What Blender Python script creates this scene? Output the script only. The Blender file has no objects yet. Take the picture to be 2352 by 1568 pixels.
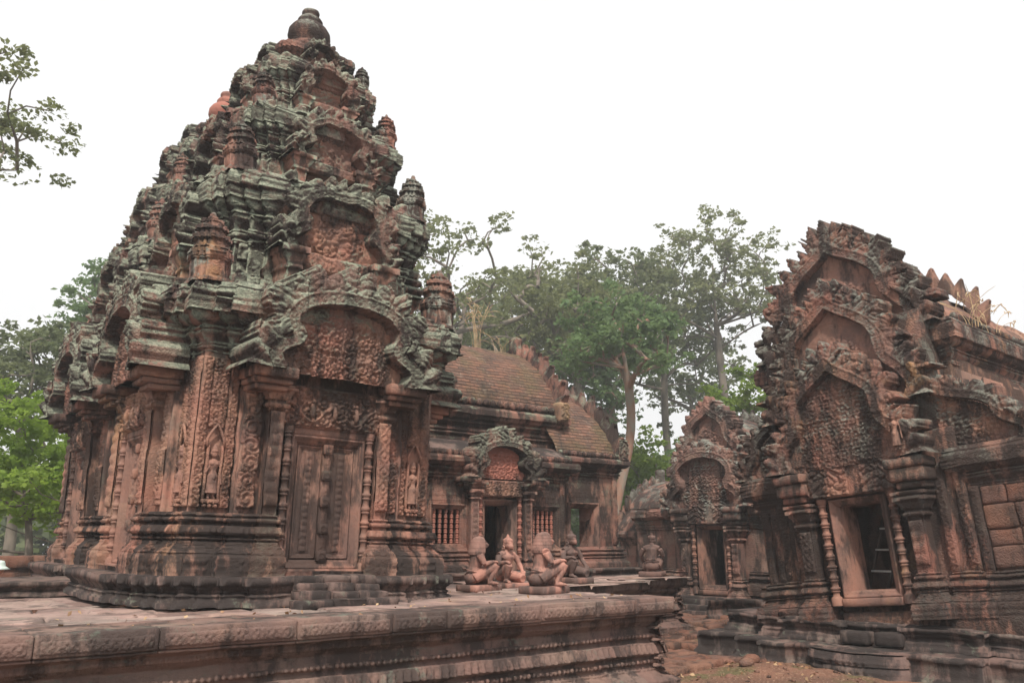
import bpy, math, random
import numpy as np
from mathutils import Matrix, Vector
R = math.radians
PI = math.pi
C = bpy.context.scene.collection
sc = bpy.context.scene

# ------------------------------------------------------------------ camera
cd = bpy.data.cameras.new("camera")
cam = bpy.data.objects.new("camera", cd)
C.objects.link(cam)
cam.location = (0, 0, 0.65)
cam.rotation_euler = (R(90 + 13.4), 0, R(52 - 90))
cd.sensor_width = 36.0
cd.lens = 36.0 * 1920 / 2352
cd.clip_start = 0.05
cd.clip_end = 1500
sc.camera = cam

# ------------------------------------------------------------------ world, sun, exposure
SUN_EL, SUN_AZ = 52.0, 232.0          # azimuth as a maths angle of the direction towards the sun
w = bpy.data.worlds.new("World")
sc.world = w
w.use_nodes = True
nt = w.node_tree
nt.nodes.clear()
out = nt.nodes.new('ShaderNodeOutputWorld')
bg = nt.nodes.new('ShaderNodeBackground')
sky = nt.nodes.new('ShaderNodeTexSky')
sky.sky_type = 'NISHITA'
sky.sun_disc = False
sky.sun_elevation = R(SUN_EL)
sky.sun_rotation = R(90 - SUN_AZ)
sky.dust_density = 8.0
sky.air_density = 1.5
hs = nt.nodes.new('ShaderNodeHueSaturation')
hs.inputs['Saturation'].default_value = 0.12
hs.inputs['Value'].default_value = 1.0
mx = nt.nodes.new('ShaderNodeMixRGB')          # thin white overcast over the clear sky
mx.blend_type = 'MIX'
mx.inputs[0].default_value = 0.75
mx.inputs[2].default_value = (7.7, 7.7, 7.7, 1)
nt.links.new(sky.outputs[0], hs.inputs['Color'])
nt.links.new(hs.outputs[0], mx.inputs[1])
nt.links.new(mx.outputs[0], bg.inputs[0])
bg.inputs[1].default_value = 0.15
nt.links.new(bg.outputs[0], out.inputs[0])

sd = bpy.data.lights.new("sun", 'SUN')
sd.energy = 4.0
sd.angle = R(3.0)
sd.color = (1.0, 0.91, 0.80)
sun = bpy.data.objects.new("sun", sd)
C.objects.link(sun)
dv = Vector((math.cos(R(SUN_AZ)) * math.cos(R(SUN_EL)), math.sin(R(SUN_AZ)) * math.cos(R(SUN_EL)), math.sin(R(SUN_EL))))
sun.rotation_euler = dv.to_track_quat('Z', 'Y').to_euler()
sc.view_settings.view_transform = 'Standard'
sc.view_settings.look = 'None'
sc.view_settings.exposure = 0.12
sc.view_settings.gamma = 1.0

# ------------------------------------------------------------------ numeric noise
def _h(ix, iy, iz, seed=0):
    n = (ix.astype(np.int64) * 374761393 + iy.astype(np.int64) * 668265263 + iz.astype(np.int64) * 2147483647 + seed * 974634777) & 0xffffffff
    n = ((n ^ (n >> 13)) * 1274126177) & 0xffffffff
    n = ((n ^ (n >> 16)) * 2246822519) & 0xffffffff
    n = n ^ (n >> 15)
    return (n & 0xffffff) / float(0xffffff)

def vnoise(p, seed=0):
    i = np.floor(p)
    f = p - i
    f = f * f * (3 - 2 * f)
    i = i.astype(np.int64)
    x, y, z = i[:, 0], i[:, 1], i[:, 2]
    r = 0
    for a in (0, 1):
        for b in (0, 1):
            for c in (0, 1):
                wgt = (f[:, 0] if a else 1 - f[:, 0]) * (f[:, 1] if b else 1 - f[:, 1]) * (f[:, 2] if c else 1 - f[:, 2])
                r = r + wgt * _h(x + a, y + b, z + c, seed)
    return r * 2 - 1

def fbm(p, seed=0, o=3):
    r = 0; a = 1.0; s = 0
    for k in range(o):
        r = r + a * vnoise(p * (2.03 ** k), seed + k * 7); s += a; a *= 0.5
    return r / s

def worley(x, y, seed=0):
    xi = np.floor(x).astype(np.int64); yi = np.floor(y).astype(np.int64)
    f1 = np.full(x.shape, 9.0); f2 = np.full(x.shape, 9.0)
    z = np.zeros_like(xi)
    for a in (-1, 0, 1):
        for b in (-1, 0, 1):
            cx = xi + a; cy = yi + b
            px = cx + 0.15 + 0.7 * _h(cx, cy, z, seed); py = cy + 0.15 + 0.7 * _h(cx, cy, z + 1, seed)
            d = np.hypot(px - x, py - y)
            f2 = np.where(d < f1, f1, np.minimum(f2, d)); f1 = np.minimum(f1, d)
    return f1, f2

# carved patterns: x runs along the band in band heights, y in 0..1 across it; values 0..1
def pat_bead(x, y):
    f = (x % 1.0) * 2 - 1
    return np.sqrt(np.clip(1 - f * f - (2 * y - 1) ** 2, 0, 1))
def pat_petal(x, y):
    f = np.abs((x / 0.8 % 1.0) * 2 - 1)
    r = np.sqrt(f * f + (y * 0.95) ** 2)
    return np.clip(1.25 - r * r * 1.1, 0, 1) * 0.75 + 0.25 * np.clip(1 - (r / 0.45) ** 2, 0, 1)
def pat_dentil(x, y):
    f = np.abs((x % 1.0) * 2 - 1)
    return np.clip((0.75 - f) * 5, 0, 1)
def pat_loz(x, y):
    f = np.abs((x / 1.15 % 1.0) * 2 - 1); g = np.abs(2 * y - 1)
    d = f + g
    r = np.hypot(f, g)
    return np.maximum(np.maximum(np.clip(1 - np.abs(d - 0.95) * 7, 0, 1), np.clip(1 - (r / 0.38) ** 2, 0, 1)), np.maximum(np.clip(1 - np.abs(g - 0.97) * 12, 0, 1), np.clip(1 - np.hypot(1 - f, 1 - g) / .42, 0, 1) * .8))
def pat_scroll(x, y):
    k = np.floor(x); f = (x - k) * 2 - 1; g = 2 * y - 1
    sg = np.where(k % 2 == 0, 1.0, -1.0)
    g = g * sg
    r = np.hypot(f, g) + 1e-6; th = np.arctan2(g, f)
    sp = 0.5 + 0.5 * np.cos(th * 1.0 - r * 10.5 + 1.0)
    lob = 0.5 + 0.5 * np.cos(th * 9)
    v = sp ** 1.3 * (0.75 + 0.25 * lob)
    knob = np.clip(1 - (r / 0.26) ** 2, 0, 1)
    cor = np.clip((r - 0.95) * 3, 0, 1)
    f1, f2 = worley(x * 5, y * 5, 3)
    v = np.where(r > 0.98, np.clip((f2 - f1) * 2.2, 0, 1), v)
    rail = np.clip((np.abs(2 * y - 1) - 0.9) * 14, 0, 1)
    return np.maximum(np.maximum(v * 0.9, knob), rail)
def pat_fol(x, y, k=4.0, seed=5):
    wx = x * k + 0.5 * np.sin(y * k * 1.7 + 1) + 0.3 * np.sin(x * k * 2.3); wy = y * k + 0.5 * np.sin(x * k * 1.3)
    f1, f2 = worley(wx, wy, seed)
    a = np.clip(1 - f1 * 1.5, 0, 1)
    b = 0.5 + 0.5 * np.cos(f1 * 13)
    return np.clip((f2 - f1) * 3, 0, 1) * (0.45 + 0.4 * b + 0.3 * a)
def pat_pend(x, y):
    f = np.abs((x / 0.55 % 1.0) * 2 - 1)
    tip = 1 - (0.35 + 0.6 * (1 - f) ** 0.8)
    return np.where(y > tip, 0.55 + 0.45 * np.cos((y - tip) * 18) * 0.5 + 0.2, 0)
def pat_tile(x, y):
    fx = (x * 2 % 1.0) * 2 - 1; fy = (y * 2 % 1.0) * 2 - 1
    r = np.hypot(fx, fy); th = np.arctan2(fy, fx)
    fl = np.clip(1 - r / (0.55 + 0.3 * np.cos(th * 4)), 0, 1)
    ed = np.clip((np.maximum(np.abs(fx), np.abs(fy)) - 0.86) * 10, 0, 1)
    return np.maximum(np.clip(fl * 1.8, 0, 1), 0.55 * np.clip(1 - np.abs(r - 1.05) * 6, 0, 1)) * (1 - ed)
def pat_none(x, y):
    return np.zeros_like(x)

def pat_carpet(x, y, k=2.2, seed=1):
    X = x * k; Y = y * k + .5 * (np.floor(X) % 2)
    i = np.floor(X); j = np.floor(Y); f = (X - i) * 2 - 1; g = (Y - j) * 2 - 1
    f = f * np.where((i + j) % 2 == 0, 1, -1)
    r = np.hypot(f, g); th = np.arctan2(g, f)
    sp = (.5 + .5 * np.cos(th - r * 9.5)) ** 1.2 * (.7 + .3 * np.cos(th * 7 + r * 3))
    kn = np.clip(1 - (r / .27) ** 2, 0, 1)
    f1, f2 = worley(X * 3.3, Y * 3.3, seed)
    return np.where(r > .95, np.clip((f2 - f1) * 2.6, 0, 1) * .9, np.maximum(sp * .9, kn))

# ------------------------------------------------------------------ mesh builder
class MB:
    def __init__(s):
        s.v = []; s.q = []; s.t = []; s.n = 0
    def add(s, v, q=None, t=None):
        v = np.asarray(v, float).reshape(-1, 3)
        s.v.append(v)
        if q is not None and len(q): s.q.append(np.asarray(q, np.int64).reshape(-1, 4) + s.n)
        if t is not None and len(t): s.t.append(np.asarray(t, np.int64).reshape(-1, 3) + s.n)
        s.n += len(v)
    def merge(s, o, M=None):
        if not o.v: return
        v = np.concatenate(o.v)
        if M is not None:
            m = np.array(M); v = v @ m[:3, :3].T + m[:3, 3]
        q = np.concatenate(o.q) if o.q else None
        t = np.concatenate(o.t) if o.t else None
        s.add(v, q, t)
    def mesh(s, name, weather=0.0, block=0.0, smooth=False, seed=0, bs=(0.46, 0.46, 0.27)):
        v = np.concatenate(s.v) if s.v else np.zeros((0, 3))
        if weather or block: v = weathered(v, weather, block, seed, bs)
        me = bpy.data.meshes.new(name)
        q = np.concatenate(s.q) if s.q else np.zeros((0, 4), np.int64)
        t = np.concatenate(s.t) if s.t else np.zeros((0, 3), np.int64)
        me.vertices.add(len(v)); me.vertices.foreach_set('co', v.astype(np.float32).ravel())
        li = np.concatenate([q.ravel(), t.ravel()])
        me.loops.add(len(li)); me.loops.foreach_set('vertex_index', li.astype(np.int32))
        tot = np.concatenate([np.full(len(q), 4), np.full(len(t), 3)])
        st = np.concatenate([[0], np.cumsum(tot)[:-1]]) if len(tot) else tot
        me.polygons.add(len(tot)); me.polygons.foreach_set('loop_start', st.astype(np.int32))
        if smooth: me.polygons.foreach_set('use_smooth', np.ones(len(tot), bool))
        me.update(calc_edges=True)
        me.validate()
        return me
    def build(s, name, mat, parent=None, **k):
        me = s.mesh(name, **k)
        me.materials.append(mat)
        return link(name, me, parent)

def link(name, me, parent=None):
    o = bpy.data.objects.new(name, me)
    C.objects.link(o)
    if parent is not None: o.parent = parent
    return o

def weathered(v, amp, block, seed=0, bs=(0.46, 0.46, 0.27)):
    p = v.copy()
    if block:
        kz = np.floor(p[:, 2] / bs[2] + 0.13 * np.sin(p[:, 0] * 1.1 + seed))
        off = (kz % 2) * 0.5 + 0.21 * np.sin(kz * 3.1)
        kx = np.floor(p[:, 0] / bs[0] + off); ky = np.floor(p[:, 1] / bs[1] + off)
        for c in range(3):
            a = block * (0.35 if c == 2 else 1.0)
            p[:, c] += a * (_h(kx, ky, kz, 11 + c + seed) * 2 - 1)
    if amp:
        q = v * 4.0 + seed * 3.3
        for c in range(3):
            p[:, c] += amp * fbm(q + 17.0 * c, c + seed, 3) * 1.4
    return p

def tag(o, label=None, cat=None, group=None, kind=None):
    if label: o['label'] = label
    if cat: o['category'] = cat
    if group: o['group'] = group
    if kind: o['kind'] = kind
    return o

def empty(name, loc=(0, 0, 0), rz=0, sc_=1.0, **k):
    o = bpy.data.objects.new(name, None)
    o.empty_display_size = 0.1
    C.objects.link(o)
    o.location = loc
    o.rotation_euler = (0, 0, rz)
    o.scale = (sc_, sc_, sc_)
    tag(o, **k)
    return o

def copy_tree(o, parent=None):
    c = o.copy(); C.objects.link(c); c.parent = parent
    for ch in [x for x in bpy.data.objects if x.parent == o]:
        copy_tree(ch, c)
    return c

def grid_faces(nu, nv, closed=False, flip=False):
    a = np.arange(nu if closed else nu - 1); b = np.arange(nv - 1)
    A, B = np.meshgrid(a, b, indexing='ij')
    A2 = (A + 1) % nu
    f = np.stack([A * nv + B, A2 * nv + B, A2 * nv + B + 1, A * nv + B + 1], -1).reshape(-1, 4)
    return f[:, ::-1] if flip else f

def gbox(mb, x0, x1, y0, y1, z0, z1, seg=0.12, ch=0.012, rz=0.0, piv=None):
    """chamfered box with gridded faces"""
    vs = []; n0 = mb.n
    c = np.array([(x0 + x1) / 2, (y0 + y1) / 2, (z0 + z1) / 2]); h = np.array([(x1 - x0) / 2, (y1 - y0) / 2, (z1 - z0) / 2])
    ch = min(ch, h.min() * 0.4)
    tmp = MB()
    for ax in range(3):
        a, b = (ax + 1) % 3, (ax + 2) % 3
        na = max(1, int(round(2 * h[a] / seg))); nb = max(1, int(round(2 * h[b] / seg)))
        la = np.concatenate([[-h[a]], np.linspace(-h[a] + ch, h[a] - ch, na + 1), [h[a]]])
        lb = np.concatenate([[-h[b]], np.linspace(-h[b] + ch, h[b] - ch, nb + 1), [h[b]]])
        for sgn in (-1, 1):
            A, B = np.meshgrid(la, lb, indexing='ij')
            P = np.zeros(A.shape + (3,))
            P[..., a] = A; P[..., b] = B
            e = (np.isclose(np.abs(A), h[a]).astype(float) + np.isclose(np.abs(B), h[b]).astype(float))
            P[..., ax] = sgn * (h[ax] - ch * 0.5 * e)
            P[..., a] = np.where(np.isclose(np.abs(A), h[a]), A * (1 - ch * 0.5 / h[a]), A)
            P[..., b] = np.where(np.isclose(np.abs(B), h[b]), B * (1 - ch * 0.5 / h[b]), B)
            tmp.add((P + c).reshape(-1, 3), grid_faces(len(la), len(lb), flip=(sgn < 0)))
    if rz:
        M = Matrix.Translation(Vector(piv if piv is not None else c)) @ Matrix.Rotation(rz, 4, 'Z') @ Matrix.Translation(-Vector(piv if piv is not None else c))
        mb.merge(tmp, M)
    else:
        mb.merge(tmp)

def lathe(mb, prof, c=(0, 0, 0), n=20, sx=1.0, sy=1.0):
    a = np.linspace(0, 2 * PI, n, endpoint=False)
    pr = np.array(prof, float)
    X = np.cos(a)[:, None] * pr[None, :, 0] * sx + c[0]
    Y = np.sin(a)[:, None] * pr[None, :, 0] * sy + c[1]
    Z = np.broadcast_to(pr[None, :, 1], X.shape) + c[2]
    mb.add(np.stack([X, Y, Z], -1).reshape(-1, 3), grid_faces(n, len(pr), closed=True))

def tube(mb, pts, rad, n=8, cap=True, sq=(1, 1)):
    pts = np.array(pts, float); m = len(pts)
    rad = np.broadcast_to(np.array(rad, float), (m,))
    T = np.gradient(pts, axis=0); T /= np.linalg.norm(T, axis=1)[:, None] + 1e-9
    up = np.array([0, 0, 1.0]) if abs(T[0, 2]) < 0.9 else np.array([1.0, 0, 0])
    V = []; a = np.linspace(0, 2 * PI, n, endpoint=False)
    for i in range(m):
        s = np.cross(T[i], up); s /= np.linalg.norm(s) + 1e-9
        u = np.cross(s, T[i]); up = u
        V.append(pts[i] + rad[i] * (np.cos(a)[:, None] * s * sq[0] + np.sin(a)[:, None] * u * sq[1]))
    V = np.array(V).transpose(1, 0, 2).reshape(-1, 3)
    if cap:
        V = np.concatenate([V, pts[:1], pts[-1:]])
        k = n * m; ii = np.arange(n); jj = (ii + 1) % n
        t = np.concatenate([np.stack([jj * m, ii * m, np.full(n, k)], -1), np.stack([ii * m + m - 1, jj * m + m - 1, np.full(n, k + 1)], -1)])
        mb.add(V, grid_faces(n, m, closed=True, flip=False), t)
    else:
        mb.add(V, grid_faces(n, m, closed=True))

def ball(mb, c, r, n=10, m=7, rot=None):
    r = np.array(r, float) * np.ones(3)
    a = np.linspace(0, 2 * PI, n, endpoint=False); b = np.linspace(-PI / 2, PI / 2, m)
    X = np.cos(a)[:, None] * np.cos(b)[None]; Y = np.sin(a)[:, None] * np.cos(b)[None]; Z = np.broadcast_to(np.sin(b)[None], X.shape)
    P = np.stack([X, Y, Z], -1).reshape(-1, 3) * r
    if rot is not None: P = P @ np.array(rot.to_matrix()).T
    mb.add(P + np.array(c), grid_faces(n, m, closed=True))

class Prof:
    """moulding profile: offset out from the plan, height, pattern rows"""
    def __init__(s, o, z):
        s.p = [(o, z)]; s.pat = [None]; s.st = 0.07
    def _a(s, o, z, pat=None):
        s.p.append((o, z)); s.pat.append(pat)
    def v(s, h):
        o, z = s.p[-1]; n = max(1, int(abs(h) / s.st + .5))
        for k in range(n): s._a(o, z + h * (k + 1) / n)
        return s
    def h(s, d):
        o, z = s.p[-1]; n = max(1, int(abs(d) / s.st + .5))
        for k in range(n): s._a(o + d * (k + 1) / n, z)
        return s
    def line(s, d, h):
        o, z = s.p[-1]; n = max(1, int(math.hypot(d, h) / s.st + .5))
        for k in range(n): s._a(o + d * (k + 1) / n, z + h * (k + 1) / n)
        return s
    def tor(s, h, r, pat=None, amp=0, n=5):
        o, z = s.p[-1]
        for k in range(1, n + 1):
            t = k / n
            s._a(o + r * math.sin(PI * t), z + h * t, (pat, t, amp, h) if pat else None)
        return s
    def cyma(s, d, h, pat=None, amp=0, n=6):
        o, z = s.p[-1]
        for k in range(1, n + 1):
            t = k / n
            s._a(o + d * (0.5 - 0.5 * math.cos(PI * t)), z + h * t, (pat, t, amp, abs(h)) if pat else None)
        return s
    def quad(s, d, h, n=4):
        o, z = s.p[-1]
        for k in range(1, n + 1):
            t = k / n * PI / 2
            s._a(o + d * math.sin(t), z + h * (1 - math.cos(t)))
        return s
    def band(s, h, pat, amp, rs=0.018):
        o, z = s.p[-1]; n = max(3, int(abs(h) / rs + .5))
        for k in range(1, n + 1):
            t = k / n
            s._a(o, z + h * t, (pat, t, amp if k < n else 0, abs(h)))
        return s

def sweep(mb, plan, prof, seg=0.05, closed=True, keep=None, cap=False):
    """plan: list of (x,y), counter-clockwise = outside on the right of travel"""
    P = np.array(plan, float); n = len(P)
    ne = n if closed else n - 1
    en = []
    for i in range(ne):
        d = P[(i + 1) % n] - P[i]; d /= np.linalg.norm(d); en.append(np.array([d[1], -d[0]]))
    pts = []; mit = []; ss = []
    for i in range(ne):
        a = P[i]; b = P[(i + 1) % n]; L = np.linalg.norm(b - a); k = max(1, int(round(L / seg)))
        pn = en[i - 1] if (closed or i > 0) else en[i]
        nn = en[(i + 1) % ne] if (closed or i < ne - 1) else en[i]
        m0 = (pn + en[i]) / (1 + pn @ en[i]); m1 = (nn + en[i]) / (1 + nn @ en[i])
        for j in range(k + 1):
            t = j / k
            pts.append(a + (b - a) * t)
            mit.append(m0 if j == 0 else (m1 if j == k else en[i]))
            ss.append((t - 0.5) * L)
    pts = np.array(pts); mit = np.array(mit); ss = np.array(ss)
    pr = np.array(prof.p, float); M = len(pr); N = len(pts)
    off = np.broadcast_to(pr[None, :, 0], (N, M)).copy()
    Z = np.broadcast_to(pr[None, :, 1], (N, M)).copy()
    for j, pt in enumerate(prof.pat):
        if pt:
            fn, t, amp, h = pt
            if amp: off[:, j] += amp * fn(ss / h + 50.5, np.full(N, t))
    X = pts[:, None, 0] + mit[:, None, 0] * off; Y = pts[:, None, 1] + mit[:, None, 1] * off
    f = grid_faces(N, M, closed=closed)
    V = np.stack([X, Y, Z], -1).reshape(-1, 3)
    if keep is not None:
        cen = V[f].mean(1); f = f[keep(cen)]
    mb.add(V, f)
    if cap:
        # ruled cap towards the centre
        c = pts.mean(0)
        ring = V.reshape(N, M, 3)[:, -1]
        K = 5; G = []
        for k in range(K + 1):
            t = k / K
            r = ring.copy(); r[:, :2] = ring[:, :2] * (1 - t) + c * t
            G.append(r)
        G = np.array(G).transpose(1, 0, 2).reshape(-1, 3)
        mb.add(G, grid_faces(N, K + 1, closed=closed))

def cross(a, steps):
    """redented square plan: half-size a, steps = [(half width, extra projection), ...] from the corner inwards"""
    q = [(a, -a)]
    pts = []
    # build one side: south side going +x, from corner (-a,-a) to (a,-a)
    side = [(-a, -a)]
    d0 = 0
    for wd, dp in steps:
        side.append((-wd, -a - d0)); side.append((-wd, -a - dp)); d0 = dp
    rs = [(-x, y) for x, y in side[::-1]]
    side = side + rs[:-1]
    out_ = []
    for k in range(4):
        c, s = math.cos(k * PI / 2), math.sin(k * PI / 2)
        for x, y in side: out_.append((x * c - y * s, x * s + y * c))
    return out_

def carved(mb, x0, x1, z0, z1, y, amp, fn, res=0.015, along='x', base=0.02, unit=None, rim=True):
    """relief slab on a plane facing -y; fn over (along/width, across 0..1)"""
    nu = max(3, int((x1 - x0) / res)); nv = max(3, int((z1 - z0) / res))
    u = np.linspace(x0, x1, nu); v = np.linspace(z0, z1, nv)
    U, V = np.meshgrid(u, v, indexing='ij')
    if along == 'x':
        un = unit or (z1 - z0); H = fn((U - (x0 + x1) / 2) / un + 50.5, (V - z0) / (z1 - z0))
    else:
        un = unit or (x1 - x0); H = fn((V - z0) / un, (U - x0) / (x1 - x0))
    Y = y - H * amp
    Y[0, :] = Y[-1, :] = y + base; Y[:, 0] = Y[:, -1] = y + base
    mb.add(np.stack([U, Y, V], -1).reshape(-1, 3), grid_faces(nu, nv))

def rectframe(mb, x0, x1, z0, z1, y, prof, sides=4):
    """nested rectangle moulding; prof = [(inset, y offset)] ; faces -y"""
    rings = []
    for i, d in prof:
        zb = z0 + i if sides == 4 else z0
        rings.append([(x0 + i, y + d, zb), (x1 - i, y + d, zb), (x1 - i, y + d, z1 - i), (x0 + i, y + d, z1 - i)])
    Rg = np.array(rings)
    m = len(rings)
    for k in range(4):
        if sides == 3 and k == 0: continue
        A = Rg[:, k]; B = Rg[:, (k + 1) % 4]
        L = np.linalg.norm(B[0] - A[0]); n = max(2, int(L / 0.06))
        t = np.linspace(0, 1, n + 1)[:, None, None]
        G = (A[None] * (1 - t) + B[None] * t)
        mb.add(G.reshape(-1, 3), grid_faces(n + 1, m, flip=False))

ARCH = {
    'lobed': [(.84, 0), (.90, .10), (.90, .20), (.80, .31), (.68, .38), (.64, .46), (.71, .55), (.73, .67), (.66, .80), (.47, .92), (.22, .985), (0, 1)],
    'pointed': [(.88, 0), (.94, .10), (.90, .2), (.78, .31), (.68, .40), (.64, .5), (.63, .6), (.54, .72), (.38, .82), (.2, .9), (.07, .97), (0, 1.03)],
    'plain': [(.8, 0), (.83, .15), (.82, .3), (.76, .5), (.62, .7), (.42, .87), (.2, .97), (0, 1)],
}
def catmull(P, n=6):
    P = np.array(P, float); Q = np.concatenate([[2 * P[0] - P[1]], P, [2 * P[-1] - P[-2]]])
    o = []
    for i in range(1, len(Q) - 2):
        for k in range(n):
            t = k / n
            o.append(0.5 * ((2 * Q[i]) + (-Q[i - 1] + Q[i + 1]) * t + (2 * Q[i - 1] - 5 * Q[i] + 4 * Q[i + 1] - Q[i + 2]) * t * t + (-Q[i - 1] + 3 * Q[i] - 3 * Q[i + 1] + Q[i + 2]) * t ** 3))
    o.append(Q[-2])
    return np.array(o)

def pediment(x0, z0, y, W, H, depth=0.22, band=0.13, flame=0.2, per=0.17, style='lobed', res=0.016, amp=0.035, seed=1, naga=0.4, half=0, tyk=7.0, plain=0.75):
    """returns four MBs: tympanum, frame with flame leaves, left and right naga terminals. half=+1/-1 keeps one side only"""
    r = catmull(ARCH[style])
    cv = np.concatenate([r, (r * [-1, 1])[::-1][1:]]) * [W, H]
    uw = W * 1.0 + naga * 0.55 + 0.06
    nu = int(2 * uw / res); nv = int((H + flame + band) / res)
    U, V = np.meshgrid(np.linspace(-uw, uw, nu), np.linspace(0, H + flame + band, nv), indexing='ij')
    best = np.full(U.shape, 1e9); S = np.zeros(U.shape); inside = np.zeros(U.shape, bool)
    acc = 0
    for a, b in zip(cv[:-1], cv[1:]):
        d = b - a; L = np.linalg.norm(d)
        t = np.clip(((U - a[0]) * d[0] + (V - a[1]) * d[1]) / (L * L), 0, 1)
        dd = np.hypot(U - a[0] - t * d[0], V - a[1] - t * d[1])
        m = dd < best
        best = np.where(m, dd, best); S = np.where(m, acc + t * L, S); acc += L
        if a[1] != b[1]:
            c = ((a[1] > V) != (b[1] > V)) & (U < (b[0] - a[0]) * (V - a[1]) / (b[1] - a[1]) + a[0])
            inside ^= c
    # close the base
    inside &= V >= 0
    D = np.where(inside, -best, best)
    sm = acc / 2
    nt_ = max(5, int(round(acc / per))) | 1
    S = np.where((np.abs(S - sm) < .012) & ~inside, sm - U * .9, S)
    ph = S / acc * nt_
    tooth = np.abs((ph % 1) * 2 - 1)
    ctr = 1 + (0.1 if style == 'pointed' else 0.35) * np.exp(-((S - sm) / (per * 0.5)) ** 2)
    jit = (0.75 if style != 'pointed' else .86) + (0.5 if style != 'pointed' else .24) * _h(np.floor(ph).astype(np.int64), np.zeros(U.shape, np.int64), np.zeros(U.shape, np.int64), seed)
    L = flame * ((1 - 0.62 * tooth ** 2.0) if style != 'pointed' else (1.0 - .70 * tooth ** 1.5)) * ctr * jit
    fol = pat_fol(U / 0.25 + seed, V / 0.25, 2.2, seed)
    fol2 = pat_carpet(U / 0.5 + seed * 3, V / 0.5, tyk / 3.2, seed + 4)
    isband = np.abs(D) < band / 2
    e = np.abs(D) / (band / 2)
    bp = 0.075 + 0.022 * (e > 0.72) * (e < .95) + 0.02 * pat_scroll(S / (band * .7), np.clip((D / band + .5), 0, 1)) * (e < 0.7)
    istym = (D <= -band / 2)
    plainm = np.clip((np.hypot(U / W, (V / H - .28) * 1.15) - plain * .62) * 9, 0, 1)
    tp = (-0.11 if style != 'pointed' else -.06) + amp * fol2 * (1 - plainm) + 0.0
    isfl = (D >= band / 2) & (D < band / 2 + L) & (V > 0.22 * H)
    fp = 0.05 + 0.02 * (1 - tooth) + 0.03 * fol - 0.02 * (D / max(flame, .01))
    # nagas
    rn = naga
    un = (np.abs(U) - W * 0.80); vn = V
    rr = np.hypot(un, vn * 0.78); ang = np.arctan2(vn, un)
    Rn = rn * (0.80 + 0.2 * np.abs(np.cos(ang * 5.5 + 0.4)))
    isng = (rr < Rn) & (ang > -0.1) & (ang < 2.0) & ~istym & ~isband & (un > -0.05)
    npf = 0.08 + 0.03 * np.cos(ang * 11 + 0.8) * (rr / rn) + 0.02 * pat_fol(U / 0.3, V / 0.3, 3, seed + 9) + .05 * np.clip(rr / rn, 0, 1)
    if rn <= 0: isng[:] = False
    Hh = np.full(U.shape, -depth)
    Hh = np.where(isfl, fp, Hh); Hh = np.where(isng, npf, Hh); Hh = np.where(isband, bp, Hh); Hh = np.where(istym, tp, Hh)
    ok = isfl | isng | isband | istym
    ok[0, :] = ok[-1, :] = False; ok[:, -1] = False
    Hh = np.where(ok, Hh, -depth)
    reg = np.where(istym, 0, np.where(isng & ~isband, np.where(U < 0, 2, 3), 1)); reg = np.where(ok, reg, -1)
    P = np.stack([U + x0, y - Hh, V + z0], -1).reshape(-1, 3)
    f = grid_faces(nu, nv)
    rg = reg.reshape(-1)[f]; mxr = rg.max(1)
    if half:
        cu = P[f].mean(1)[:, 0] - x0
        mxr = np.where(cu * half >= -0.02, mxr, -1)
    res_ = []
    for k in (0, 1, 2, 3):
        m = MB(); ff = f[mxr == k]
        if len(ff):
            us, inv = np.unique(ff, return_inverse=True)
            m.add(P[us], inv.reshape(-1, 4))
        res_.append(m)
    return res_

def fuse(mb, name, mat, parent=None, voxel=0.01, smooth=4):
    """blend overlapping shapes into one continuous skin"""
    me = mb.mesh(name)
    o = bpy.data.objects.new(name, me); C.objects.link(o)
    m = o.modifiers.new('r', 'REMESH'); m.mode = 'VOXEL'; m.voxel_size = voxel
    m2 = o.modifiers.new('s', 'SMOOTH'); m2.factor = 0.6; m2.iterations = smooth
    bpy.context.view_layer.update()
    dg = bpy.context.evaluated_depsgraph_get()
    me2 = bpy.data.meshes.new_from_object(o.evaluated_get(dg))
    bpy.data.objects.remove(o)
    me2.name = name
    me2.materials.clear(); me2.materials.append(mat)
    me2.polygons.foreach_set('use_smooth', np.ones(len(me2.polygons), bool))
    o = bpy.data.objects.new(name, me2); C.objects.link(o)
    if parent is not None: o.parent = parent
    return o
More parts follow.
